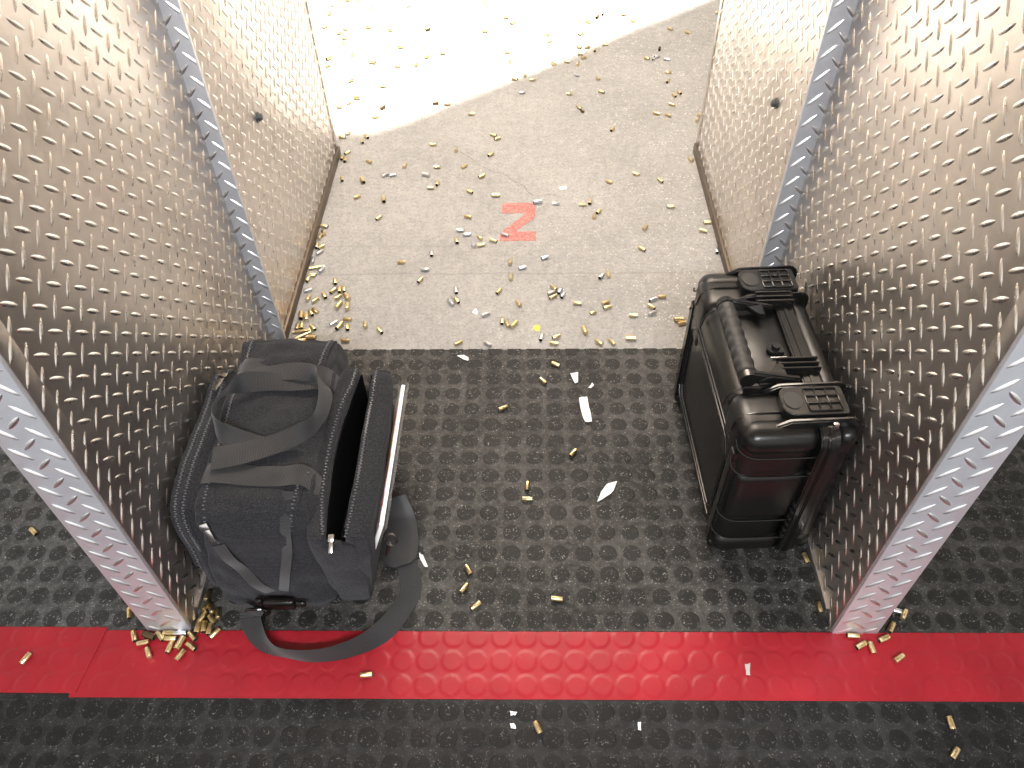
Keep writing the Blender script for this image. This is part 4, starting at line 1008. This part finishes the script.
(0.2158,0.8165,-0.0040,0.37,'b','n','brass casing tilted right on right concrete halfway from red 2 to mat, leftmost'),
(0.2191,0.8004,-0.0040,0.36,'b','n','brass casing tilted right on right concrete halfway from red 2 to mat, rightmost'),
(0.1854,0.7829,-0.0040,0.20,'b','s','small brass casing crosswise on right concrete near the mat edge'),
(0.2768,0.7725,-0.0040,-0.08,'b','n','brass casing crosswise on right concrete near the mat edge, leftmost'),
(0.1618,0.7220,-0.0040,-1.37,'b','b','fat brass casing tilted left on right concrete near the mat edge'),
(0.0630,0.7002,-0.0040,1.37,'s','n','silver casing tilted right on centre concrete near the mat edge, rightmost'),
(0.0967,0.7026,-0.0040,0.47,'b','n','brass casing tilted right on centre concrete near the mat edge, rightmost'),
(0.0910,0.6815,-0.0040,-0.13,'b','n','brass casing crosswise on centre concrete near the mat edge'),
(0.1921,0.6832,-0.0040,-0.82,'b','n','brass casing tilted left on right concrete near the mat edge, leftmost'),
(0.2215,0.6846,-0.0040,-1.01,'b','n','brass casing tilted left on right concrete near the mat edge, rightmost'),
(0.2639,0.6961,-0.0040,-0.08,'b','b','fat brass casing crosswise on right concrete near the mat edge, leftmost'),
(0.3385,1.1066,-0.0040,1.02,'b','n','brass casing tilted right on right concrete level with the red 2, rightmost'),
(0.3215,1.0182,-0.0040,-0.80,'b','n','brass casing tilted left on right concrete just in front of the red 2, rightmost'),
(0.4861,1.0922,-0.0040,-0.31,'b','n','brass casing crosswise on right concrete level with the red 2, third from left'),
(0.5071,1.0093,-0.0040,-1.57,'s','n','silver casing tilted left on right concrete just in front of the red 2'),
(0.3504,0.8360,-0.0040,-0.01,'b','n','brass casing crosswise on right concrete halfway from red 2 to mat, rightmost'),
(0.3282,0.8269,-0.0040,0.47,'s','n','silver casing tilted right on right concrete halfway from red 2 to mat'),
(0.3219,0.8014,-0.0040,-0.87,'b','n','brass casing tilted left on right concrete halfway from red 2 to mat'),
(0.3212,0.7797,-0.0040,0.47,'s','n','silver casing tilted right on right concrete near the mat edge'),
(0.3800,0.7565,-0.0040,-0.01,'b','b','fat brass casing crosswise on right concrete near the mat edge, rightmost'),
(0.3855,0.7449,-0.0040,0.24,'b','n','brass casing crosswise on right concrete near the mat edge, rightmost'),
(-0.0197,0.4862,0.0010,0.45,'b','n','brass casing tilted right on the mat between bag and case, leftmost'),
(0.0644,0.5619,0.0010,-0.86,'b','n','brass casing tilted left on the mat between bag and case, leftmost'),
(0.0929,0.6109,0.0010,-0.48,'b','n','brass casing tilted left on the mat between bag and case, rightmost'),
(0.1206,0.3689,0.0010,0.95,'b','n','brass casing tilted right on the mat between bag and case, rightmost'),
(0.0303,0.2890,0.0010,1.50,'b','n','brass casing lengthwise on the mat between bag and case'),
(0.0303,0.2609,0.0010,-0.06,'b','n','brass casing crosswise on the mat between bag and case'),
(-0.0735,0.1112,0.0010,-1.05,'b','n','brass casing tilted left on the mat right of the shoulder strap'),
(-0.0796,0.0765,0.0010,0.95,'b','n','brass casing tilted right on the mat right of the shoulder strap, leftmost'),
(-0.0582,0.0436,0.0010,0.66,'b','n','brass casing tilted right on the mat right of the shoulder strap, rightmost'),
(0.0809,0.0569,0.0010,-0.15,'b','n','brass casing crosswise on the mat right of the shoulder strap'),
(-0.2281,-0.0772,0.0010,0.09,'b','n','brass casing crosswise on the red tape below the strap'),
(0.0455,-0.1572,0.0010,-1.13,'b','n','brass casing tilted left on front rubber mat below the red tape'),
(-0.8799,0.1882,0.0010,-0.66,'b','n','brass casing tilted left on the floor left of the left partition'),
(-0.7909,-0.0526,0.0010,1.19,'b','n','brass casing tilted right outside the foot of the left end cap, leftmost'),
(-0.6473,0.0278,0.0010,-1.20,'b','n','brass casing lengthwise outside the foot of the left end cap, leftmost'),
(-0.6247,-0.0139,0.0010,-1.10,'b','n','brass casing lengthwise outside the foot of the left end cap, rightmost'),
(-0.6059,-0.0250,0.0010,0.24,'b','n','brass casing crosswise outside the foot of the left end cap, leftmost'),
(-0.5919,-0.0424,0.0010,-1.04,'b','n','brass casing tilted left outside the foot of the left end cap, leftmost'),
(-0.5999,-0.0128,0.0010,-0.32,'d','b','fat dark casing tilted left outside the foot of the left end cap'),
(-0.5811,-0.0135,0.0010,-0.73,'b','n','brass casing tilted left outside the foot of the left end cap, rightmost'),
(-0.5678,-0.0079,0.0010,0.00,'b','n','brass casing crosswise outside the foot of the left end cap, second from left'),
(-0.5484,-0.0079,0.0010,0.00,'s','n','silver casing crosswise outside the foot of the left end cap'),
(-0.5625,-0.0180,0.0010,-0.03,'b','n','brass casing crosswise outside the foot of the left end cap, rightmost'),
(-0.5594,-0.0327,0.0010,1.42,'b','n','brass casing tilted right outside the foot of the left end cap, second from left'),
(-0.5440,-0.0256,0.0010,1.31,'b','b','fat brass casing tilted right outside the foot of the left end cap'),
(-0.5378,-0.0456,0.0010,1.09,'b','n','brass casing tilted right outside the foot of the left end cap, rightmost'),
(-0.5237,-0.0312,0.0010,-0.54,'b','n','brass casing tilted left in the heap between left partition foot and bag, leftmost'),
(-0.4910,-0.0081,0.0010,0.97,'b','n','brass casing tilted right in the heap between left partition foot and bag, rightmost'),
(-0.5225,0.0600,0.0010,1.51,'b','n','brass casing tilted right in the heap between left partition foot and bag, fourth from left'),
(-0.5209,0.0413,0.0010,1.31,'b','n','brass casing tilted right in the heap between left partition foot and bag, third from left'),
(-0.5087,0.0358,0.0010,-1.09,'b','n','brass casing tilted left in the heap between left partition foot and bag, third from left'),
(-0.4947,0.0262,0.0010,1.80,'b','n','brass casing lengthwise on the mat right of the shoulder strap'),
(-0.5208,0.0223,0.0010,1.31,'b','n','brass casing tilted right in the heap between left partition foot and bag, second from left'),
(-0.5229,0.0026,0.0010,1.60,'b','n','brass casing tilted right in the heap between left partition foot and bag, leftmost'),
(-0.5124,0.0034,0.0010,1.76,'b','n','brass casing lengthwise in the heap between left partition foot and bag'),
(-0.5015,-0.0012,0.0010,1.59,'b','n','brass casing tilted right in the heap between left partition foot and bag, fifth from left'),
(-0.5026,0.0169,0.0010,-0.89,'b','n','brass casing tilted left in the heap between left partition foot and bag, rightmost'),
(-0.5271,-0.0131,0.0010,-0.74,'b','n','brass casing tilted left in the heap between left partition foot and bag, second from left'),
(0.5216,0.1356,0.0010,-1.40,'b','n','brass casing tilted left between the black case and right partition, leftmost'),
(0.5224,0.0419,0.0010,-1.49,'b','n','brass casing tilted left between the black case and right partition, rightmost'),
(0.5640,-0.0087,0.0010,-0.09,'b','n','brass casing crosswise at the foot of the right end cap'),
(0.5724,-0.0250,0.0010,0.48,'b','n','brass casing tilted right at the foot of the right end cap, leftmost'),
(0.5886,-0.0294,0.0010,-1.51,'b','n','brass casing tilted left at the foot of the right end cap'),
(0.6127,-0.0137,0.0010,0.41,'b','n','brass casing tilted right at the foot of the right end cap, second from left'),
(0.6307,0.0058,0.0010,0.93,'b','n','brass casing tilted right at the foot of the right end cap, third from left'),
(0.6476,0.0371,0.0010,-0.31,'s','n','silver casing tilted left at the foot of the right end cap'),
(0.6596,0.0291,0.0010,0.93,'b','n','brass casing tilted right at the foot of the right end cap, rightmost'),
(0.6267,-0.0466,0.0010,0.54,'b','n','brass casing tilted right at the foot of the right end cap, fourth from left'),
(0.6738,-0.1472,0.0010,-1.56,'b','n','brass casing tilted left on front rubber mat at the far right'),
(0.6640,-0.1911,0.0010,0.81,'b','n','brass casing tilted right on front rubber mat at the far right'),
]

meshes = {}
for i, (x, y, z0, th, c, k_, lab) in enumerate(CAS):
    key = (k_, c)
    if key not in meshes: meshes[key] = casing_mesh(k_, c)
    o = bpy.data.objects.new('spent_casing', meshes[key]); COL.objects.link(o)
    D, L = DIM[k_]
    flip = math.pi if random.random() < .5 else 0
    if y < .01 and y > -.112: z0 = .0026
    o.location = (x, y, z0+D/2+.0002); o.rotation_euler = (random.random()*6, 0, th+flip)
    tag(o, lab, 'bullet casing', 'spent casings scattered on the floor')
# ------------------------------------------------------------ paper scraps and crumbs
def scrap(name, pts, z, label, cat, matl=PAPER, curl=.004, group=None):
    """torn flake with thickness, slightly curled"""
    c = Vector((sum(p[0] for p in pts)/len(pts), sum(p[1] for p in pts)/len(pts)))
    vs = []; fs = []; n = len(pts)*3; ring = []
    for i in range(len(pts)):
        a, b = Vector(pts[i]), Vector(pts[(i+1) % len(pts)])
        for q in range(3):
            p = a.lerp(b, q/3); j = noise.noise(Vector((p.x*300, p.y*300, 0)))*.0022; ring.append(p+(p-c).normalized()*j)
    K = 4
    for t_ in (0, 1):
        for s in range(1, K+1):
            for p in ring:
                q = c.lerp(p, s/K); vs.append((q.x, q.y, z+curl*((q-c).length/.02)**2*.35+.0004*t_+.0006*noise.noise(Vector((q.x*90, q.y*90, 2)))))
        vs.append((c.x, c.y, z+.0004*t_))
    m_ = len(ring); half = K*m_+1
    for t_ in (0, 1):
        o_ = t_*half
        for i in range(m_):
            fs.append((o_+half-1, o_+i, o_+(i+1) % m_))
            for s in range(K-1): fs.append((o_+s*m_+i, o_+s*m_+(i+1) % m_, o_+(s+1)*m_+(i+1) % m_, o_+(s+1)*m_+i))
    for i in range(m_): a = (K-1)*m_+i; b = (K-1)*m_+(i+1) % m_; fs.append((a, b, half+b, half+a))
    mb = MB(); mb.add(vs, fs); o = mb.build(name, matl, angle=60); return tag(o, label, cat, group)
def P2(*a): return [(p[0], p[1]) for p in a]
scrap('paper_scrap', P2((0.1393, 0.5139, 0.0020),(0.1562, 0.5166, 0.0020),(0.1605, 0.4808, 0.0020),(0.1628, 0.4486, 0.0020),(0.1485, 0.4487, 0.0020),(0.1418, 0.4781, 0.0020)), .0022, 'longest white paper scrap, with two smaller scraps just behind it on the mat', 'paper')
scrap('paper_scrap', P2((0.1612, 0.2541, 0.0020),(0.1703, 0.2790, 0.0020),(0.1829, 0.2974, 0.0020),(0.2024, 0.3021, 0.0020),(0.1932, 0.2813, 0.0020),(0.1730, 0.2631, 0.0020)), .0022, 'pointed white paper scrap, the one nearest the red tape', 'paper')
scrap('paper_scrap', P2((0.1232, 0.5857, 0.0020),(0.1406, 0.5886, 0.0020),(0.1392, 0.5594, 0.0020),(0.1327, 0.5565, 0.0020)), .0022, 'small squarish white paper scrap behind the long scrap', 'paper', curl=.01)
scrap('paper_scrap', P2((0.1598, 0.5449, 0.0020),(0.1691, 0.5592, 0.0020),(0.1730, 0.5535, 0.0020),(0.1662, 0.5449, 0.0020)), .002, 'tiny white paper scrap just behind the long scrap, right side', 'paper', curl=.0)
scrap('paper_scrap', P2((-0.1246, 0.6413, 0.0020),(-0.1092, 0.6443, 0.0020),(-0.0977, 0.6350, 0.0020),(-0.0994, 0.6258, 0.0020),(-0.1154, 0.6351, 0.0020)), .002, 'thin white paper scrap by the back edge of the mat', 'paper', curl=.004)
scrap('paper_scrap', P2((-0.1644, 0.1472, 0.0020),(-0.1569, 0.1432, 0.0020),(-0.1459, 0.1192, 0.0020),(-0.1513, 0.1192, 0.0020),(-0.1616, 0.1351, 0.0020)), .002, 'narrow white paper scrap right beside the shoulder pad', 'paper', curl=.004)
scrap('paper_scrap', P2((0.0025, -0.1310, 0.0020),(0.0134, -0.1324, 0.0020),(0.0104, -0.1385, 0.0020),(0.0042, -0.1370, 0.0020)), .002, 'upper white fleck below the tape, left of the lone casing', 'paper', curl=0)
scrap('paper_scrap', P2((0.0028, -0.1491, 0.0020),(0.0105, -0.1506, 0.0020),(0.0121, -0.1580, 0.0020),(0.0044, -0.1566, 0.0020)), .002, 'lower white fleck below the tape, left of the lone casing', 'paper', curl=0)
scrap('paper_scrap', P2((0.1996, -0.1466, 0.0020),(0.2042, -0.1466, 0.0020),(0.2031, -0.1585, 0.0020),(0.1985, -0.1585, 0.0020)), .002, 'short upright white fleck on front mat right of centre', 'paper', curl=0)
scrap('paper_scrap', P2((-0.0983, 0.7901, -0.0030),(-0.0895, 0.8039, -0.0030),(-0.0842, 0.7900, -0.0030),(-0.0861, 0.7797, -0.0030)), ZC+.001, 'small pale crumb on concrete left of the silver casing near mat', 'paper', curl=0)
scrap('paper_scrap', P2((0.1202, 1.2990, -0.0030),(0.1397, 1.3036, -0.0030),(0.1420, 1.2891, -0.0030),(0.1253, 1.2845, -0.0030)), ZC+.001, 'white flake on the concrete behind the red 2', 'paper', curl=0)
scrap('tape_flake', P2((0.3798, -0.0554, 0.0040),(0.3881, -0.0537, 0.0040),(0.3844, -0.0733, 0.0040),(0.3781, -0.0733, 0.0040)), .0035, 'grey flake stuck on the red tape right of centre', 'flake', mat('grey_flake', (.45,.42,.40), .7), curl=0)
yc_ = (0.0528, 0.7353, -0.0020)
scrap('yellow_disc', [(yc_[0]+.008*math.cos(a*math.pi/5), yc_[1]+.010*math.sin(a*math.pi/5)) for a in range(10)], ZC+.001, 'small bright yellow disc on the concrete near the mat edge', 'disc', YELLOW, curl=0)
